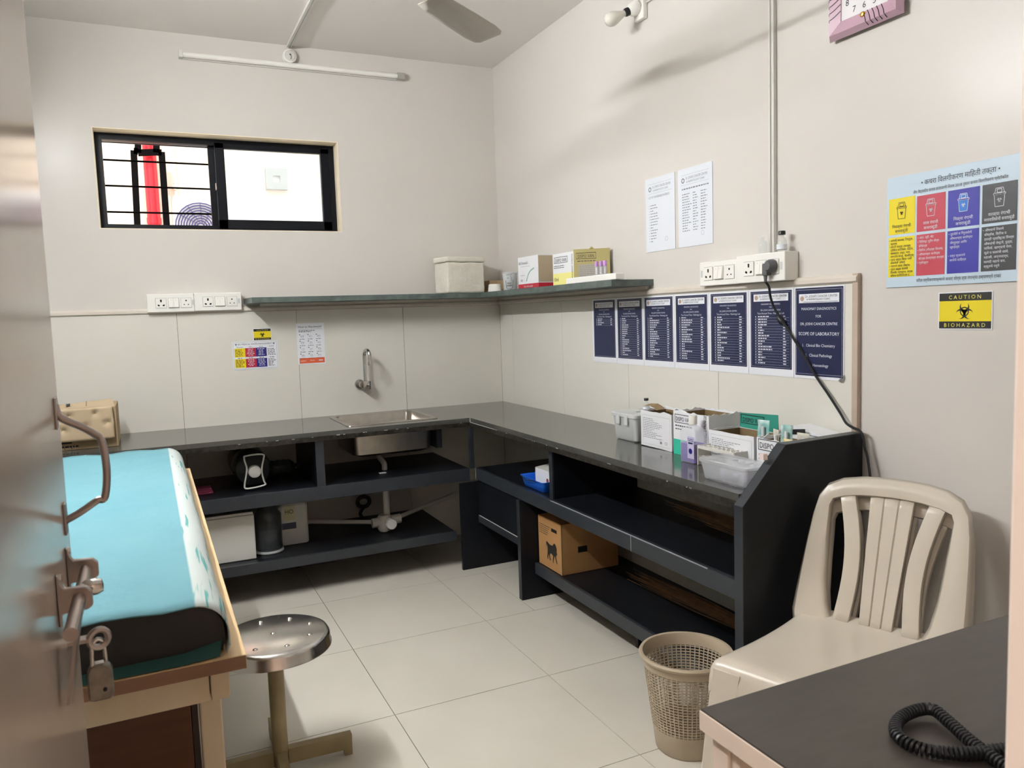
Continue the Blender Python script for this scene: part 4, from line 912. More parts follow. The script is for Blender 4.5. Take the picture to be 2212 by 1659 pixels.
def smallprint(th, w_, h, z1=.9, rows=12):
    mb = MB().frame(.010, w_-.010, .012, h*z1, -.0007, .0006)
    for k in range(rows): scribble(mb, .016, .016+rnd.uniform(.3, .8)*(w_-.04), h*z1-.014-k*(h*z1-.045)/rows, -.0008, .0022, rnd)
    mb.text('CE', .016, w_-.045, .022, -.0008, 'LEFT').rect(w_-.075, w_-.062, .022, .032, -.0008); mb.build('small_print', 'greyprint', th)
A0, A1 = P(1386, 962), P(1458, 978)
th, w_ = syringe_box('opened white carton of small print with torn rim beside the plastic tub', -1.845, -2.048, -.222, .125, .150, .008); smallprint(th, w_, .142)
MB().grid([[(-.010, .02, .158), (.02, .03, .160), (.05, .03, .154), (.08, .02, .148)], [(-.016, .06, .164), (.02, .07, .166), (.05, .07, .158), (.08, .06, .152)]]).build('torn_flap', 'carddark', th)
# carton B, taller, turned to show two faces
th = thing('tall_syringe_carton', 'tall white and turquoise syringe carton with torn rim behind the purple bottle', 'box', (-.228, -2.068, ct), RW, 'opened syringe cartons on the worktop'); w_, d_, h_ = .205, .150, .172
open_box(MB(), w_, d_, h_, .003, .012, rnd, 12).build('carton', 'boxwhite', th)
MB().add([(.0034, d_-.0034, .004), (w_-.0034, d_-.0034, .004), (w_-.0034, d_-.0034, h_-.016), (.0034, d_-.0034, h_-.016), (.0034, .004, .004), (.0034, .004, h_-.016), (w_-.0034, .004, .004), (w_-.0034, .004, h_-.016)], [(0, 1, 2, 3), (4, 0, 3, 5), (6, 1, 2, 7)]).build('inside', 'carddark', th)
MB().rect(0, w_*.84, 0, .058, -.0005).build('turquoise_foot', 'teal', th)
mb = MB().text('DISPO VAN', .023, w_*.30, h_-.044, -.0008, fit=w_*.44)
mb.tube([(w_*.05, -.0006, h_-.050), (w_*.05, -.0006, h_-.020), (w_*.56, -.0006, h_-.020), (w_*.56, -.0006, h_-.050)], .0012, 4, True); scribble(mb, w_*.06, w_*.55, h_-.064, -.0008, .004); scribble(mb, w_*.06, w_*.25, h_-.076, -.0008, .003); mb.build('print', 'print', th)
mb = MB().text('HYPODERMIC SYRINGE', .022, 0, 0, 0, fit=.155); mb.v = [(w_-.012+p[2]*-1, -.0008, h_*.5+p[0]) for p in mb.v]; mb.build('vertical_print', 'print', th)
# carton C with green flap
th, w_ = syringe_box('opened white carton of small print with green raised flap behind it', -2.288, -2.512, -.240, .140, .122, .004); smallprint(th, w_, .118, .9, 10)
fl = MB().grid([[(.006, .137, .118), (.08, .138, .116), (w_-.03, .137, .118)], [(.004, .139, .168), (.08, .141, .172), (w_-.036, .140, .178)]]).build('green_flap', 'tealdark', th); fl.modifiers.new('s', 'SOLIDIFY').thickness = .002
mb = MB().text('DISPO VAN', .024, .07, .138, .1355, fit=.10); mb.tube([(.012, .1355, .134), (.012, .1355, .164), (.125, .1355, .164), (.125, .1355, .134)], .0011, 4, True); mb.build('flap_print', 'print', th)
# carton D and E at the end panel
th, w_ = syringe_box('opened white carton with dark rim next to the sloped end panel', -2.520, -2.690, -.235, .120, .128, .012)
mb = MB().text('DISPO VAN', .026, .072, .090, -.0008, fit=.115); mb.tube([(.008, -.0006, .084), (.008, -.0006, .118), (.136, -.0006, .118), (.136, -.0006, .084)], .0012, 4, True); scribble(mb, .01, .11, .066, -.0008, .004, rnd); scribble(mb, .01, .05, .052, -.0008, .004, rnd); mb.build('print', 'print', th)
MB().bar((.0, .115, .128), (.09, .118, .140), .004, .016).build('dark_flap', 'dark', th)
th = thing('flat_syringe_carton', 'white carton lying against the wall beside the sloped end panel', 'box', (-.100, -2.545, ct), RW, 'opened syringe cartons on the worktop')
MB().add([(0, 0, 0), (.14, 0, 0), (.14, .075, 0), (0, .075, 0), (0, .0, .150), (.14, .0, .132), (.14, .075, .132), (0, .075, .150)], [(0, 1, 2, 3), (4, 5, 6, 7), (0, 1, 5, 4), (1, 2, 6, 5), (2, 3, 7, 6), (3, 0, 4, 7)]).build('carton', 'boxwhite', th)
mb = MB().text('DISPO VAN', .022, .088, .102, -.0008, fit=.09); mb.tube([(.034, -.0006, .097), (.034, -.0006, .126), (.139, -.0006, .126), (.139, -.0006, .097)], .0011, 4, True); mb.build('print', 'print', th)
# wrapped syringes sticking up behind
def packet(label, loc, size, tilt, rz, mt_, name='syringe_packet'):
    th = thing(name, label, 'packet', loc, rz, 'wrapped syringes in the cartons'); w_, h_ = size; rows = []
    for i in range(9):
        t_ = i/8; rows.append([((j/4-.5)*w_+rnd.uniform(-.0015, .0015), tilt*t_*h_+.007*math.sin(PI*j/4)*(1-abs(2*t_-1)**4)+rnd.uniform(-.0015, .0015), t_*h_) for j in range(5)])
    o = MB().grid(rows).build('wrapper', mt_, th, smooth=True); o.modifiers.new('s', 'SOLIDIFY').thickness = .0012
    MB().cyl((0, tilt*.1*h_-.003, .1*h_), (0, tilt*.85*h_-.003, .85*h_), .005, n=10).build('barrel', 'boxwhite', th, smooth=True)
M['wrapteal'] = mat('wrapper_teal', '#7fb3ae', .4, noise=(40, .9, '#d6dcda')); M['wrapclear'] = mat('wrapper_paper', '#d9d6cc', .5, noise=(30, .8, '#b9b29e')); M['wrapgold'] = mat('wrapper_gold', '#c6b163', .5, noise=(30, .8, '#e2dccb'))
packet('teal wrapped syringe leaning at the right of the green flap', (-.160, -2.466, ct+.02), (.045, .145), .05, RW+.2, 'wrapteal')
packet('pale wrapped syringe beside the teal wrapped one', (-.172, -2.548, ct+.02), (.035, .125), -.05, RW-.3, 'wrapclear')
packet('teal and white syringe wrapper standing above the dark rimmed carton', (-.190, -2.600, ct+.03), (.035, .135), .10, RW+.5, 'wrapteal')
packet('crumpled white wrapper on top of the dark rimmed carton', (-.158, -2.652, ct+.04), (.046, .105), -.1, RW+.1, 'wrapclear')
packet('gold and clear wrapper inside the dark rimmed carton', (-.212, -2.632, ct+.02), (.040, .108), .02, RW-.1, 'wrapgold')
# bottle of purple sanitiser
q0, q1 = P(1478, 997), P(1512, 1001)
th = thing('sanitiser_bottle', 'clear bottle half full of purple liquid in front of the tall carton', 'bottle', (-.272, -2.240, ct), RW)
def bl(w, d, z, r=.010): return rr(w, d, r, z)
loops([bl(.01, .01, 0, .009), bl(.040, .026, 0), bl(.043, .028, .004), bl(.043, .028, .106), bl(.038, .025, .120), bl(.014, .014, .132, .0135), bl(.0115, .0115, .138, .011)]).build('bottle', 'clear', th, smooth=True)
loops([bl(.01, .01, .0015, .009), bl(.0385, .0245, .002), bl(.0412, .0262, .005), bl(.0412, .0262, .068), bl(.01, .01, .068, .009)]).build('purple_liquid', 'purple', th, smooth=True)
MB().lathe([(0, .168), (.014, .168), (.0155, .165), (.0155, .136), (.012, .135)], 20).build('cap', 'white', th, smooth=True)
lb_ = MB().rect(.004, .041, .018, .096, -.0288).build('paper_label', mat('label_lilac', '#b9b4d2', .5), th); mb = MB().lathe([(0, .0004), (.010, .0004)], 18, (.022, -.0290, .044), (0, -1, 0)).build('label_drop', 'blue2', th)
mb = MB(); scribble(mb, .008, .038, .086, -.0292, .0022); scribble(mb, .010, .036, .080, -.0292, .0022); mb.rect(.010, .034, .070, .0755, -.0292); mb.build('label_print', 'navy', th)
# test tube rack
a = P(1512, 1006)
th = thing('test_tube_rack', 'white test tube rack with rows of round holes beside the purple bottle', 'rack', (-.297, -2.296, ct), RW); wr, dr, hr_ = .185, .060, .070
for z in (.068, .032):
    mb = MB(); nx, ny = 8, 3; cw, cd_ = wr/nx, dr/ny
    for i in range(nx):
        for j_ in range(ny):
            cx, cy = (i+.5)*cw, (j_+.5)*cd_; inner = [(cx+math.cos(k*PI/6)*.0088, cy+math.sin(k*PI/6)*.0088) for k in range(12)]
            outer = []
            for k in range(12):
                c_, s_ = math.cos(k*PI/6), math.sin(k*PI/6); f_ = 1/max(abs(c_), abs(s_)); outer.append((cx+c_*f_*cw/2, cy+s_*f_*cd_/2))
            mb.add([(p[0], p[1], z) for p in inner]+[(p[0], p[1], z) for p in outer]+[(p[0], p[1], z-.003) for p in inner], [(k, (k+1) % 12, 12+(k+1) % 12, 12+k) for k in range(12)]+[(k, (k+1) % 12, 24+(k+1) % 12, 24+k) for k in range(12)])
    mb.build('perforated_plate', 'offwhite', th)
for x in (0, wr): MB().box(x-.002, x+.002, 0, dr, 0, .071, .001).build('end_plate', 'offwhite', th)
MB().box(0, wr, -.0015, .0015, .060, .071).build('front_rail', 'offwhite', th)
M['cloudclear'] = mat('hazy_clear_plastic', '#e2e5ea', .18, alpha=.34)
# clear container with lid
th = thing('clear_container', 'clear plastic container with rounded lid at the front of the right worktop', 'container', (-.372, -2.575, ct), RW)
rbox(.100, .048, .108, .055, .058, .012).build('tub', 'cloudclear', th, smooth=True)
loops([rr(.110, .057, .014, .056), rr(.113, .060, .014, .058), rr(.113, .060, .014, .066), rr(.106, .053, .014, .070), rr(.01, .01, .009, .069)]).build('lid', 'cloudclear', th, smooth=True)
for k in range(5): MB().lathe([(0, 0), (.012, .002), (.014, .010), (.010, .020), (0, .023)], 12, (-.07+k*.034, rnd.uniform(-.015, .015), .006)).build('content_piece', mat('pale_lilac_plastic', '#cfcde2', .3), th, smooth=True)
for q_, r_ in ((.03, .012), (.062, .014)): MB().lathe([(0, .006), (r_*.6, .006), (r_, .002), (r_, 0)], 16, (q_, .0, .0705)).build('lid_boss', 'clear', th, smooth=True)
# ================================================================== things on the lower shelves
zb, zl_ = .5395, .2045                     # back unit: middle and lower shelf tops
# water jar lying on its side, cap toward the room
jx, jz = on(1, -.50, 552, 1040).x, zb
th = thing('water_jar', 'large dark water jar lying on the middle shelf, white cap to the front', 'jar', (jx, -.36, zb+.093))
MB().lathe([(0, -.30), (.075, -.30), (.090, -.285), (.092, -.12), (.086, -.10), (.092, -.08), (.092, .02), (.080, .065), (.040, .092), (.026, .098), (.026, .115), (0, .115)], 32, (0, 0, 0), (0, -1, 0)).build('jar', 'darkglass', th, smooth=True)
MB().lathe([(0, .148), (.022, .148), (.029, .143), (.031, .130), (.031, .1155), (.027, .1155)], 24, (0, 0, 0), (0, -1, 0)).build('cap', 'white', th, smooth=True)
hp = [(-.045, .080), (0, .084), (.045, .080), (.046, .060), (.036, .020), (.034, -.015), (.042, -.055), (.046, -.072), (.0, -.080), (-.046, -.080), (-.050, -.060), (-.042, -.02), (-.036, .02), (-.044, .058)]
MB().tube(smoothpath([(p[0], -.128, p[1]) for p in hp+hp[:1]], 4)[:-1], .0042, 8, True).build('wire_handle', 'white', th, smooth=True)
jx2 = on(1, -.25, 615, 990).x
th = thing('ribbed_bottle', 'small clear ribbed bottle lying behind the water jar', 'bottle', (-1.398, -.17, zb+.0430)); th.scale = (.75,)*3
MB().lathe([(0, -.09), (.045, -.09), (.055, -.08), (.050, -.05), (.056, -.03), (.050, -.01), (.056, .01), (.050, .03), (.052, .05), (.03, .08), (.015, .09), (.015, .11), (0, .11)], 24, (0, 0, 0), (1, .1, 0)).build('bottle', 'darkglass', th, smooth=True)
MB().lathe([(0, .125), (.017, .125), (.018, .105)], 16, (0, 0, 0), (1, .1, 0)).build('cap', 'dark', th, smooth=True)
pk = on(1, -.45, 460, 1045); th = thing('pink_cloth', 'dark pink folded cloth on the middle shelf beside the water jar', 'cloth', (pk.x-.05, -.40, zb))
for k in range(3): MB().box(-.05+.004*k, .05-.003*k, -.05+.004*k, .05-.005*k, .009*k, .009*k+.0085, .003).build('fold', mat('pink_cloth', '#7a2b45', .85), th)
pl_ = on(1, -.45, 826, 1016); th = tag(MB().box(-.018, .018, -.012, .012, 0, .004, .001).build('paper_tag', 'paper', None, (pl_.x, -.45, zb)), 'small white paper tag on the middle shelf below the sink', 'paper')
# lower shelf: white box, dark jar, jerrycan, pipes
a, b = on(1, -.52, 455, 1150), on(1, -.52, 551, 1150)
th = thing('white_panel_box', 'plain white box on the lower shelf behind the bed corner', 'box', (a.x-.05, -.52, zl_))
MB().box(0, b.x-a.x+.05, 0, .25, 0, .222, .004).build('box', 'offwhite', th); MB().box(.004, b.x-a.x+.046, .004, .246, .2222, .236, .003).build('lid', 'offwhite', th)
a = on(1, -.42, 582, 1180); th = thing('dark_jar', 'dark glass jar with pale foot on the lower shelf', 'jar', (a.x, -.42, zl_))
MB().lathe([(0, .012), (.062, .012), (.066, .02), (.066, .19), (.05, .215), (.045, .235), (0, .235)], 28).build('jar', 'darkglass', th, smooth=True)
MB().lathe([(0, 0), (.070, 0), (.072, .004), (.070, .0115), (.06, .0118)], 28).build('base', 'cloudy', th, smooth=True)
a = on(1, -.32, 628, 1170); th = thing('jerrycan', 'cloudy white jerrycan with yellow and blue label on the lower shelf', 'canister', (a.x+.015, -.31, zl_))
loops([rr(.01, .01, .009, 0), rr(.070, .06, .02, 0), rr(.074, .064, .02, .006), rr(.074, .064, .02, .20), rr(.05, .045, .02, .235), rr(.022, .022, .02, .245), rr(.022, .022, .02, .262), rr(.01, .01, .009, .262)]).build('can', 'offwhite', th, smooth=True)
MB().rect(-.052, .006, .13, .205, -.0648).build('label', mat('label_cream', '#c9c19a', .6), th); MB().rect(-.062, .010, .085, .118, -.0648).build('blue_label', 'navy', th)
MB().text('HO', .034, -.022, .165, -.0652, fit=.04).build('label_print', 'print', th)
# waste pipe with trap under the sink
yt2 = -.36; tx2 = on(1, yt2, 833, 1060).x; zt2 = max(on(1, yt2, 825, 1130).z, .2515)
th = thing('waste_pipe', 'white waste pipe with bottle trap below the sink', 'pipe', (tx2, yt2, 0))
MB().cyl((0, 0, zt2), (0, 0, .510), .018, n=16).build('drop_pipe', 'offwhite', th, smooth=True)
MB().tube(smoothpath([(0, 0, .5400), (0, 0, .556), (0, .010, .575), (-.01, .060, .600), (-.012, .070, .616), (-.012, .070, .6300)], 4), .015, 14).build('upper_pipe', 'offwhite', th, smooth=True)
MB().lathe([(0, -.045), (.030, -.045), (.040, -.03), (.040, .03), (.030, .045), (0, .045)], 20, (-.02, -.02, zt2-.0), (0, 0, 1)).cyl((-.09, -.02, zt2+.005), (.07, -.02, zt2+.012), .026, n=16).build('trap', 'offwhite', th, smooth=True)
MB().lathe([(0, .075), (.026, .075), (.030, .070), (.030, .03)], 20, (.0, -.02, zt2), (0, -1, .05)).build('cleaning_cap', 'white', th, smooth=True)
r0, r1 = on(1, -.03, 660, 1142), on(1, -.03, 985, 1105)
MB().cyl((r0.x-tx2-.3, .33, zt2+.020), (-.085, .0, zt2+.008), .012, n=12).cyl((.06, 0, zt2+.012), (r1.x-tx2, .33, zt2+.020), .012, n=12).build('side_pipe', 'offwhite', th, smooth=True)
q = on(1, -.14, 790, 1105); th2 = thing('drain_hose', 'black coiled hose behind the white trap', 'hose', (q.x, -.10, zl_+.11))
MB().tube([(math.cos(k*PI/10)*.035, 0, math.sin(k*PI/10)*.03) for k in range(20)], .012, 8, True).build('coil', 'cable', th2, smooth=True); MB().tube(smoothpath([(0, 0, -.03), (-.02, .01, -.07), (.0, .01, -.105)], 5), .010, 8).build('hose_end', 'cable', th2, smooth=True)
# right unit: blue tray with white box
zr_ = .5465
a, b = on(2, zr_, 1130, 1048), on(2, zr_, 1188, 1064)
th = thing('blue_tray', 'bright blue plastic tray on the middle shelf', 'tray', (-.362, -1.262, zr_), RW)
loops([rr(.01, .01, .009, 0), rr(.098, .062, .012, 0), rr(.102, .066, .012, .004), rr(.114, .076, .014, .050), rr(.119, .081, .016, .052), rr(.119, .081, .016, .049), rr(.110, .072, .013, .048), rr(.099, .063, .012, .004), rr(.01, .01, .009, .003)]).build('tray', 'brightblue', th, smooth=True)
MB().tube(smoothpath([(-.09, -.082, .05), (-.07, -.088, .048), (-.045, -.084, .040), (-.01, -.086, .042), (.05, -.083, .050)], 5), .0022, 6).build('thin_cord', 'cable', th)
th = thing('small_white_box', 'white cardboard box standing in the blue tray', 'box', (-.356, -1.200, zr_+.0045), RW)
MB().box(0, .155, -.03, .05, 0, .085, .002).build('box', 'boxwhite', th); MB().add([(0, -.03, .0855), (.155, -.03, .0855), (.155, .05, .100), (0, .05, .094)], [(0, 1, 2, 3)]).build('lid_flap', 'offwhite', th); MB().lathe([(0, .0008), (.012, .0008)], 14, (.125, -.030, .04), (0, -1, 0)).build('red_mark', mat('dull_red', '#8a3b34', .6), th)
# cardboard carton with the lion mark on the lower shelf
zq = .1755
a, b, c = on(2, zq, 1165, 1213), on(2, zq, 1216, 1250), on(2, zq, 1350, 1210)
lw = a.y-b.y
th = thing('lion_carton', 'brown cardboard carton with a black walking lion print on the lower shelf', 'box', (-.385, -1.212, zq), RW)
lw, ld, lh = .228, .30, on(0, -.385, 1217, 1137).z-zq
cb = MB().box(0, lw, 0, ld, 0, lh, .0015).build('carton', 'cardorange', th)
MB().box(lw-.003, lw+.0006, -.0006, .004, 0, lh).build('corner_crease', 'carddark', th)
lion = [(-.052, .012), (-.056, .022), (-.054, .034), (-.047, .040), (-.040, .036), (-.034, .034), (-.020, .030), (-.004, .030), (.008, .033), (.014, .042), (.024, .046), (.034, .042), (.040, .032), (.044, .022), (.040, .012), (.046, .004), (.040, -.006), (.034, -.004), (.036, -.016), (.042, -.030), (.046, -.040), (.038, -.040), (.032, -.026), (.026, -.014), (.020, -.012), (.016, -.024), (.010, -.036), (.012, -.044), (.004, -.044), (.004, -.032), (.008, -.014), (-.004, -.008), (-.016, -.008), (-.022, -.018), (-.018, -.032), (-.012, -.040), (-.022, -.040), (-.028, -.026), (-.032, -.014), (-.036, -.022), (-.040, -.034), (-.036, -.040), (-.046, -.040), (-.048, -.030), (-.044, -.014), (-.042, .004), (-.044, .018), (-.049, .028), (-.052, .024), (-.050, .014)]
mb = MB(); mb.add([(lw*.60+p[0]*1.05, -.0007, .085+p[1]*1.05) for p in lion], [tuple(range(len(lion)))])
mb.build('lion_print', 'black_print2', th); mb = MB(); mb.rect(lw*.58, lw*.82, lh-.052, lh-.036, -.0007)
for k in range(5): scribble(mb, .012, .012+lw*(.48-.03*k), lh-.040-k*.010, -.0007, .003)
mb.build('carton_print', 'black_print2', th); mb = MB(); mb.add([(lw+.0008, ld*.28, lh*.40), (lw+.0008, ld*.44, lh*.40), (lw+.0008, ld*.44, lh*.52), (lw+.0008, ld*.28, lh*.52)], [(0, 1, 2, 3)])
mb.build('side_mark', 'black_print2', th)
th = thing('brown_packet', 'small brown packet lying on the lion carton', 'packet', (-.33, -1.24, zq+lh+.0012), RW); MB().box(0, .12, 0, .10, 0, .035, .004).build('packet', 'cardboard', th); MB().box(.02, .05, -.0006, .02, .005, .030).build('sticker', 'boxred', th)
# stick brooms
def broom(label, loc, a, b, spread, seed, flip=1):
    th = thing('stick_broom', label, 'broom', loc, 0, 'stick brooms on the shelves'); rn = random.Random(seed)
    a, b = Vector(a), Vector(b); d = (b-a); u_, w_ = perp(d); mb = MB()
    for k in range(60):
        an, rr_ = rn.uniform(0, 2*PI), rn.random()**.5
        o1 = (u_*math.cos(an)+w_*math.sin(an)*.7)*rr_*.016; o2 = (u_*math.cos(an)+w_*math.sin(an)*.55)*rr_*spread
        e = b+o2-d*rn.uniform(0, .45); m_ = (a+e)/2+(o1+o2)*.25+Vector((rn.uniform(-.012, .012), 0, rn.uniform(-.006, .012)))
        for v_ in (m_, e): v_.z = max(v_.z, .003)
        s_ = a+o1; s_.z = max(s_.z, .003)
        mb.tube([s_, m_, e], [.0015, .0012, .0007], 4)
    o = mb.build('twigs', 'straw', th); o['kind'] = 'stuff'
    MB().tube([a+d*.03, a+d*.10], .024, 12).build('binding', 'green', th, smooth=True)
broom('stick broom lying on the middle shelf against the sloped end panel', (-.16, -2.60, zr_), (0, -.06, .026), (-.02, .64, .055), .050, 1)
broom('longer stick broom lying on the lower shelf with green binding', (-.13, -2.42, zq), (.02, -.06, .026), (-.03, .82, .034), .040, 2)
# ================================================================== bin
th = thing('waste_bin', 'beige plastic waste basket with woven holes beside the chair', 'bin', (-.562, -2.562, 0))
hb, r0, r1 = .300, .098, .136
def rad(z): return r0+(r1-r0)*z/hb
MB().lathe([(0, .004), (r0-.008, .004), (r0-.004, .010), (rad(.075)-.003, .075), (rad(.075), .075), (r0, .004), (r0-.004, 0), (0, 0)], 48).build('solid_base', 'bin', th, smooth=True)
MB().lathe([(rad(.268)-.003, .268), (rad(.268)+.001, .268), (r1+.001, .290), (r1+.008, .294), (r1+.010, .301), (r1+.006, .307), (r1-.002, .306), (r1-.005, .298), (rad(.268)-.003, .268)], 48).build('rim', 'bin', th, smooth=True)
mb = MB(); n = 54
for k in range(n):
    a_ = 2*PI*k/n; c_, s_ = math.cos(a_), math.sin(a_); hw_ = .0022
    p_, q_ = Vector((c_*(rad(.074)-.0015), s_*(rad(.074)-.0015), .074)), Vector((c_*(rad(.269)-.0015), s_*(rad(.269)-.0015), .269))
    mb.bar(p_, q_, .0034, .003, (c_, s_, 0))
lat = mb.build('upright_ribs', 'bin', th)
mb = MB()
for k in range(21):
    z = .080+k*.0092; n = 54; ra, rb = rad(z)-.0030, rad(z)+.0002; hh_ = .0014
    mb.lathe([(ra, z-hh_), (rb, z-hh_), (rb, z+hh_), (ra, z+hh_), (ra, z-hh_)], n)
mb.build('cross_ribs', 'bin', th); lat['kind'] = 'stuff'; bpy.data.objects[mb and 'cross_ribs']['kind'] = 'stuff'
# ================================================================== stool
th = thing('round_stool', 'round steel topped stool with a cream painted post beside the bed', 'stool', (-1.727, -2.090, 0))
zs_ = .432
MB().lathe([(0, zs_), (.150, zs_), (.160, zs_-.004), (.166, zs_-.014), (.167, zs_-.036), (.170, zs_-.040), (.170, zs_-.044), (.160, zs_-.044), (.155, zs_-.012), (0, zs_-.008)], 56).build('seat', 'seatsteel', th, smooth=True)
for k in range(9):
    a_ = 2*PI*k/8+.2; r_ = .115 if k < 8 else 0
    MB().lathe([(0, .004), (.004, .0035), (.007, .0015), (.008, 0)], 12, (math.cos(a_)*r_, math.sin(a_)*r_, zs_)).build('rivet', 'chrome', th, smooth=True)
MB().cyl((0, 0, .02), (0, 0, zs_-.012), .0235, n=24).build('post', 'stoolpaint', th, smooth=True)
for ang in (0, 90, 180, 270):
    a_ = math.radians(ang-1.5); d = Vector((math.cos(a_), math.sin(a_), 0))
    ar = MB().bar(d*.022+Vector((0, 0, .045)), d*.215+Vector((0, 0, .043)), .028, .046).build('base_arm', 'stoolpaint', th)
    MB().bar(d*.203+Vector((0, 0, .0)), d*.203+Vector((0, 0, .022)), .026, .024, d).build('foot', 'stoolpaint', ar)
# ================================================================== bed
BZ = .775; bx0, bx1, by0, by1 = -2.55, -1.888, -3.03, -1.02
bd = thing('examination_bed', 'cream legged wooden examination bed along the left wall', 'bed', (bx1, by0, 0))
def bb(x0_, x1_, y0_, y1_, z0_, z1_, bev=0): return MB().box(x0_-bx1, x1_-bx1, y0_-by0, y1_-by0, z0_, z1_, bev)
bb(bx0, bx1, by0, by1, BZ-.024, BZ).build('top_board', 'bedtop', bd)
bb(bx0, bx1, by0-.001, by0, BZ-.0245, BZ-.001).build('front_edging', 'bededge', bd); bb(bx1, bx1+.001, by0, by1, BZ-.0245, BZ-.001).build('side_edging', 'bedtop', bd)
bb(bx0+.03, bx1-.062, by0+.03, by0+.060, BZ-.085, BZ-.0245, .002).build('end_rail', 'bedpaint', bd); bb(bx0+.03, bx1-.05, by1-.08, by1-.05, BZ-.085, BZ-.0245, .002).build('end_rail', 'bedpaint', bd)
bb(bx1-.060, bx1-.028, by0+.028, by1-.05, BZ-.085, BZ-.0245, .002).build('side_rail', 'bedpaint', bd); bb(bx0+.03, bx0+.055, by0+.061, by1-.05, BZ-.085, BZ-.0245, .002).build('side_rail', 'bedpaint', bd)
for lx in (bx0+.05, bx1-.080):
    for ly in (by0+.065, by1-.11): bb(lx, lx+.038, ly, ly+.038, 0, BZ-.086, .003).build('leg', 'bedpaint', bd)
# mattress with sheet: a rolled-edge black mat wrapped in teal cloth
sx = -.022; hm = .094; xL = bx0-bx1+.01
def prof_(o):
    pr = [(xL, .001+hm+o)]
    for k in range(12): pr.append((xL+(sx-.060-xL)*(k+1)/12, .001+hm+o+.003*math.sin(k*1.7)))
    for k in range(1, 9): a_ = math.radians(90-k*11.25); pr.append((sx-.060+math.cos(a_)*(.056+o), .001+hm-.056+math.sin(a_)*(.056+o)))
    pr += [(sx-.004+o, .030), (sx-.004+o, .016), (sx-.010+o, .004)]; return pr
mt = thing('mattress', 'black mattress wrapped in a pale teal sheet on the examination bed', 'mattress', (bx1, by0, BZ+.0008))
pin = prof_(-.004); L_ = by1-by0
core = pin+[(sx-.012, .002), (xL, .002)]
o = MB().prism(core, .035, L_-.05, 'xz').build('mat', 'rexine', mt, smooth=True)
rows = []; N = 40
rs = random.Random(4)
wv = [(rs.uniform(2, 9), rs.uniform(0, 6), rs.uniform(.5, 2.5)) for _ in range(5)]
for i in range(N+1):
    y_ = .018+(L_-.06)*i/N; row = []
    for j_, p in enumerate(prof_(.001)):
        wr = .0022*sum(math.sin(f_*y_*3+ph+g_*p[0]*9) for f_, ph, g_ in wv)/2; wr = max(wr, -.002)
        row.append((p[0]+(wr*.6 if j_ > 16 else 0), y_, p[1]+(wr if j_ <= 16 else 0)))
    rows.append(row)
sh = MB().grid(rows).build('sheet', 'sheet', mt, smooth=True); sh.modifiers.new('s', 'SOLIDIFY').thickness = .0025; sh.modifiers['s'].offset = 1
MB().grid([[(xL+.05, .004, .0012), (-.10, .003, .0012), (sx-.02, .010, .0015)], [(xL+.05, .034, .004), (-.10, .034, .010), (sx-.014, .034, .022)]]).build('dark_underlay', 'tealcloth', mt, smooth=True)
# cabinet under the bed
cf = on(1, -2.72, 419, 1600)
cb = thing('brown_cabinet', 'dark brown wooden cabinet standing under the examination bed', 'cabinet', (-2.53, -2.72, 0))
cw = cf.x+2.53
MB().box(0, cw, .018, .50, .04, .60).build('carcass', 'brownwood', cb); dr_ = MB().box(.002, cw*.49, 0, .017, .05, .598, .001).build('cabinet_door', 'brownwood', cb); dr2 = MB().box(cw*.51, cw-.002, 0, .017, .05, .598, .001).build('cabinet_door', 'brownwood', cb)
MB().cyl((cw*.45, -.018, .36), (cw*.45, 0, .36), .009, n=14).build('knob', 'steel', dr_, smooth=True); MB().box(0, cw, .03, .48, 0, .039).build('plinth', 'brownwood', cb); MB().box(cw, cw+.012, .0, .018, .0, .60).build('dark_edge', mat('dark_brown_edge', '#33211c', .5), cb)
wp = on(1, -2.40, 439, 1590); tag(MB().box(0, .014, 0, .24, 0, .56, .002).build('white_board', 'white', None, (wp.x, -2.40, 0)), 'white board standing on edge beside the brown cabinet', 'board')
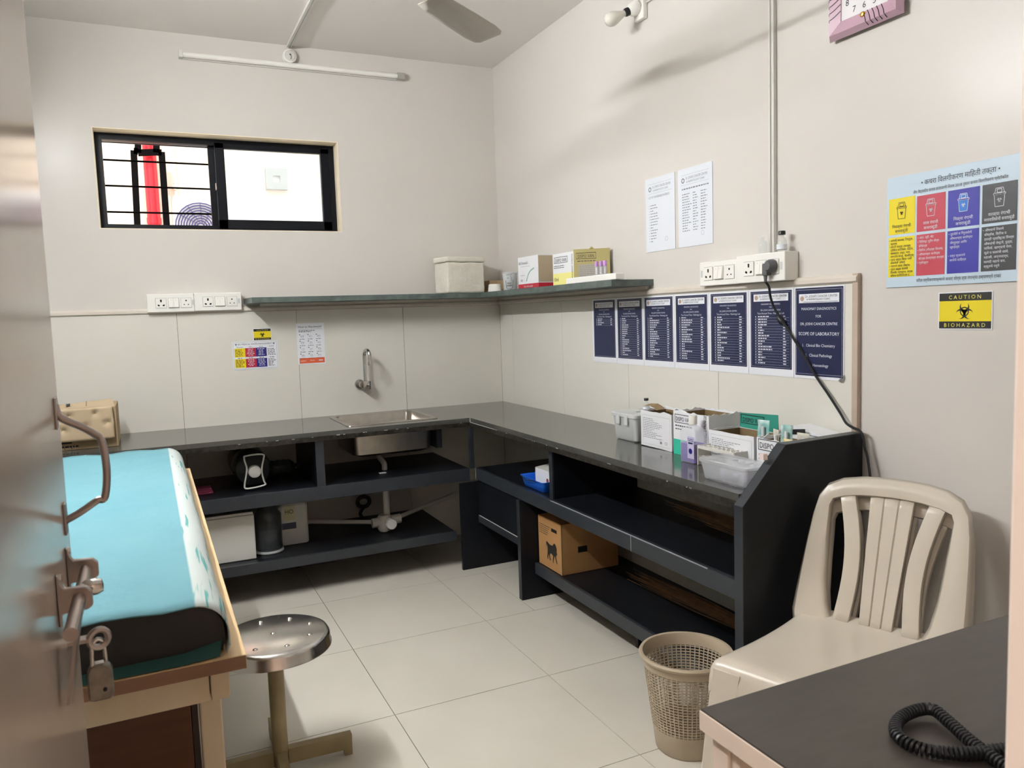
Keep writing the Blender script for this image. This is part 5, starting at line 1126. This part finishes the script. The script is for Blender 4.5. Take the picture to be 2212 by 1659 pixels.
# ================================================================== plastic chairs
CH = .425
def chair_parts(root, zs):
    k = 1.12
    def S(x, y, z): return (x*k, y*k, z)
    prof = [(-.190, .018), (-.165, .004), (-.12, -.004), (-.04, -.010), (.06, -.010), (.14, -.005), (.190, -.001), (.212, -.006), (.224, -.020), (.230, -.045), (.234, -.085)]
    rows = []
    for x, dz in prof:
        hw_ = .185+.030*min(1, max(0, (x+.19)/.40)); row = []
        for s_, e in ((-1.035, -.060), (-1.03, -.030), (-1.012, -.010), (-.96, -.001), (-.8, .0), (-.4, -.004), (0, -.006), (.4, -.004), (.8, .0), (.96, -.001), (1.012, -.010), (1.03, -.030), (1.035, -.060)):
            ee = e if x < .2 else e*.35; row.append(S(x, s_*hw_, zs+dz+ee))
        rows.append(row)
    o = MB().grid(rows).build('seat', 'chair', root, smooth=True); o.modifiers.new('s', 'SOLIDIFY').thickness = .005
    sb = o.modifiers.new('u', 'SUBSURF'); sb.levels = sb.render_levels = 1
    def back(s_, h): return S(-.160-.33*h-.10*max(0, .06-h)*0+.30*s_*s_, s_, zs+.005+h*1.0)
    hT = .385
    outer = [(.200, -.03), (.206, 0), (.204, .05), (.200, .12), (.195, .20), (.189, .27), (.180, .322), (.160, .355), (.125, .373), (.08, .382), (.04, .385), (0, .386)]
    inner = [(.100, -.03), (.106, .0), (.118, .03), (.130, .10), (.136, .18), (.140, .25), (.143, .295), (.138, .312), (.110, .322), (.075, .328), (.04, .331), (0, .332)]
    full_o = outer+[(-s_, h) for s_, h in outer[-2::-1]]; full_i = inner+[(-s_, h) for s_, h in inner[-2::-1]]
    mids = [[(a[0]*(1-t)+b[0]*t, a[1]*(1-t)+b[1]*t) for a, b in zip(full_o, full_i)] for t in (0, .12, .5, .88, 1)]
    bul = (-.016, 0, .005, 0, -.012)
    fr = MB().grid([[tuple(Vector(back(s_, h))+Vector((b_, 0, 0))) for s_, h in m_] for m_, b_ in zip(mids, bul)]).build('backrest_frame', 'chair', root, smooth=True); fr.modifiers.new('s', 'SOLIDIFY').thickness = .006
    def slat(fc, fw_, nm, groove=0):
        rows = []
        for i in range(13):
            h = -.012+.350*i/12; c_, w_ = fc(h), fw_(h)
            us = [-1, -.93, -.5, 0, .5, .93, 1] if not groove else [-1, -.95, -.38, -.33, -.28, 0, .28, .33, .38, .95, 1]
            dp = {-1: -.008, 1: -.008, -.33: -.0045, .33: -.0045}
            rows.append([tuple(Vector(back(c_+u_*w_, h))+Vector((dp.get(u_, 0)-.009, 0, 0))) for u_ in us])
        q = MB().grid(rows).build(nm, 'chair', root, smooth=True); q.modifiers.new('s', 'SOLIDIFY').thickness = .005
    slat(lambda h: 0, lambda h: .040+.10*max(h, 0)*.42, 'centre_slat', 1)
    for s_ in (-1, 1): slat(lambda h: s_*(.082-.020*math.sin(PI*min(1, max(0, h)/.34))+.028*max(h, 0)/.34), lambda h: .017, 'side_slat')
    for sx_ in (-1, 1):
        for fx in (1, -1):
            tx_, ty_ = (.196, .184) if fx > 0 else (-.160, .165); bx_, by_ = (.245, .222) if fx > 0 else (-.226, .180)
            top, bot = Vector(S(tx_, sx_*ty_, zs-.026)), Vector(S(bx_, sx_*by_, zs-CH))
            mb = MB(); ring = []
            for p, w_ in ((top, .036), (top*.5+bot*.5, .029), (bot, .022)):
                ring.append([p+Vector((fx*w_*a, sx_*w_*b, 0)) for a, b in ((1, -1.2), (1, .8), (.8, 1), (-1.2, 1), (-1.2, .7), (.55, .55), (.7, -1.2))])
            n_ = 7; mb.add([p for r in ring for p in r], [(i*n_+j, i*n_+(j+1) % n_, (i+1)*n_+(j+1) % n_, (i+1)*n_+j) for i in range(2) for j in range(n_)]+[tuple(range(n_)), tuple(2*n_+j for j in range(n_-1, -1, -1))])
            mb.build('leg', 'chair', root)
th0 = math.radians(-160); cxy = Vector((-.440, -3.066, 0)); Fd = Vector((math.cos(th0), math.sin(th0), 0))
c1 = thing('plastic_chair', 'upper one of two stacked cream plastic chairs in front of the desk', 'chair', cxy+Vector((0, 0, 0)), th0, 'stacked cream plastic chairs'); chair_parts(c1, CH+.048)
c2 = thing('plastic_chair', 'lower one of two stacked cream plastic chairs, its back rail showing behind', 'chair', cxy-Fd*.024, th0, 'stacked cream plastic chairs'); chair_parts(c2, CH)
# ================================================================== desk and telephone cord
DZ = .75
dc, de = on(2, DZ, 1510, 1530), on(2, DZ, 2168, 1316)
dk = thing('desk', 'desk with dark laminate top and cream edges at the lower right', 'desk', (dc.x, dc.y, 0))
dw, dd_ = -.03-dc.x, dc.y-(RY0+.02)
MB().box(.002, dw-.002, -dd_+.002, -.002, DZ-.003, DZ).build('desktop', 'desktop', dk); MB().box(0, dw, -dd_, 0, DZ-.034, DZ-.0032, .001).build('edge_board', 'deskedge', dk)
MB().box(.055, .073, -dd_+.02, -.05, DZ-.24, DZ-.035).build('side_apron', 'deskedge', dk); MB().box(.02, dw-.02, -.068, -.05, DZ-.20, DZ-.035).build('front_apron', 'deskedge', dk)
for lx in (.015, dw-.055):
    for ly in (-.048, -dd_+.01): MB().box(lx, lx+.038, ly, ly+.036, 0, DZ-.0345, .002).build('leg', 'deskedge', dk)
pts = [((2230, 1690), 0), ((2150, 1640), 0), ((2095, 1600), .0), ((2050, 1560), .002), ((2018, 1534), .004), ((1990, 1532), .004), ((1955, 1545), .002), ((1937, 1562), .0), ((1937, 1585), .0), ((1960, 1605), .0), ((2010, 1622), .0), ((2080, 1628), .0), ((2150, 1622), .0), ((2240, 1610), 0)]
base = smoothpath([on(2, DZ+.0105+q, *p) for p, q in pts], 14)
tot = [0]
for a, b in zip(base, base[1:]): tot.append(tot[-1]+(b-a).length)
o0 = Vector(base[0]); hel = []; pitch = .0062; nseg = int(tot[-1]/pitch*9); j_ = 0
for k in range(nseg+1):
    s_ = tot[-1]*k/nseg
    while j_ < len(tot)-2 and tot[j_+1] < s_: j_ += 1
    t_ = (s_-tot[j_])/max(tot[j_+1]-tot[j_], 1e-6); p = base[j_].lerp(base[j_+1], t_); d = (base[j_+1]-base[j_]).normalized()
    u_ = d.cross(Vector((0, 0, 1))).normalized(); w_ = u_.cross(d); an = 2*PI*s_/pitch
    hel.append(p+(u_*math.cos(an)+w_*math.sin(an))*.0072-o0)
tag(MB().tube(hel, .0026, 5).build('telephone_cord', 'cable', None, o0, smooth=True), 'black coiled telephone cord lying in a loop on the desk', 'cord')
bpy.data.objects.remove(_fo); bpy.data.curves.remove(_fc)
for o in bpy.data.objects:
    if o.name.split('.')[0] in ('chipped_edge',): o['kind'] = 'stuff'
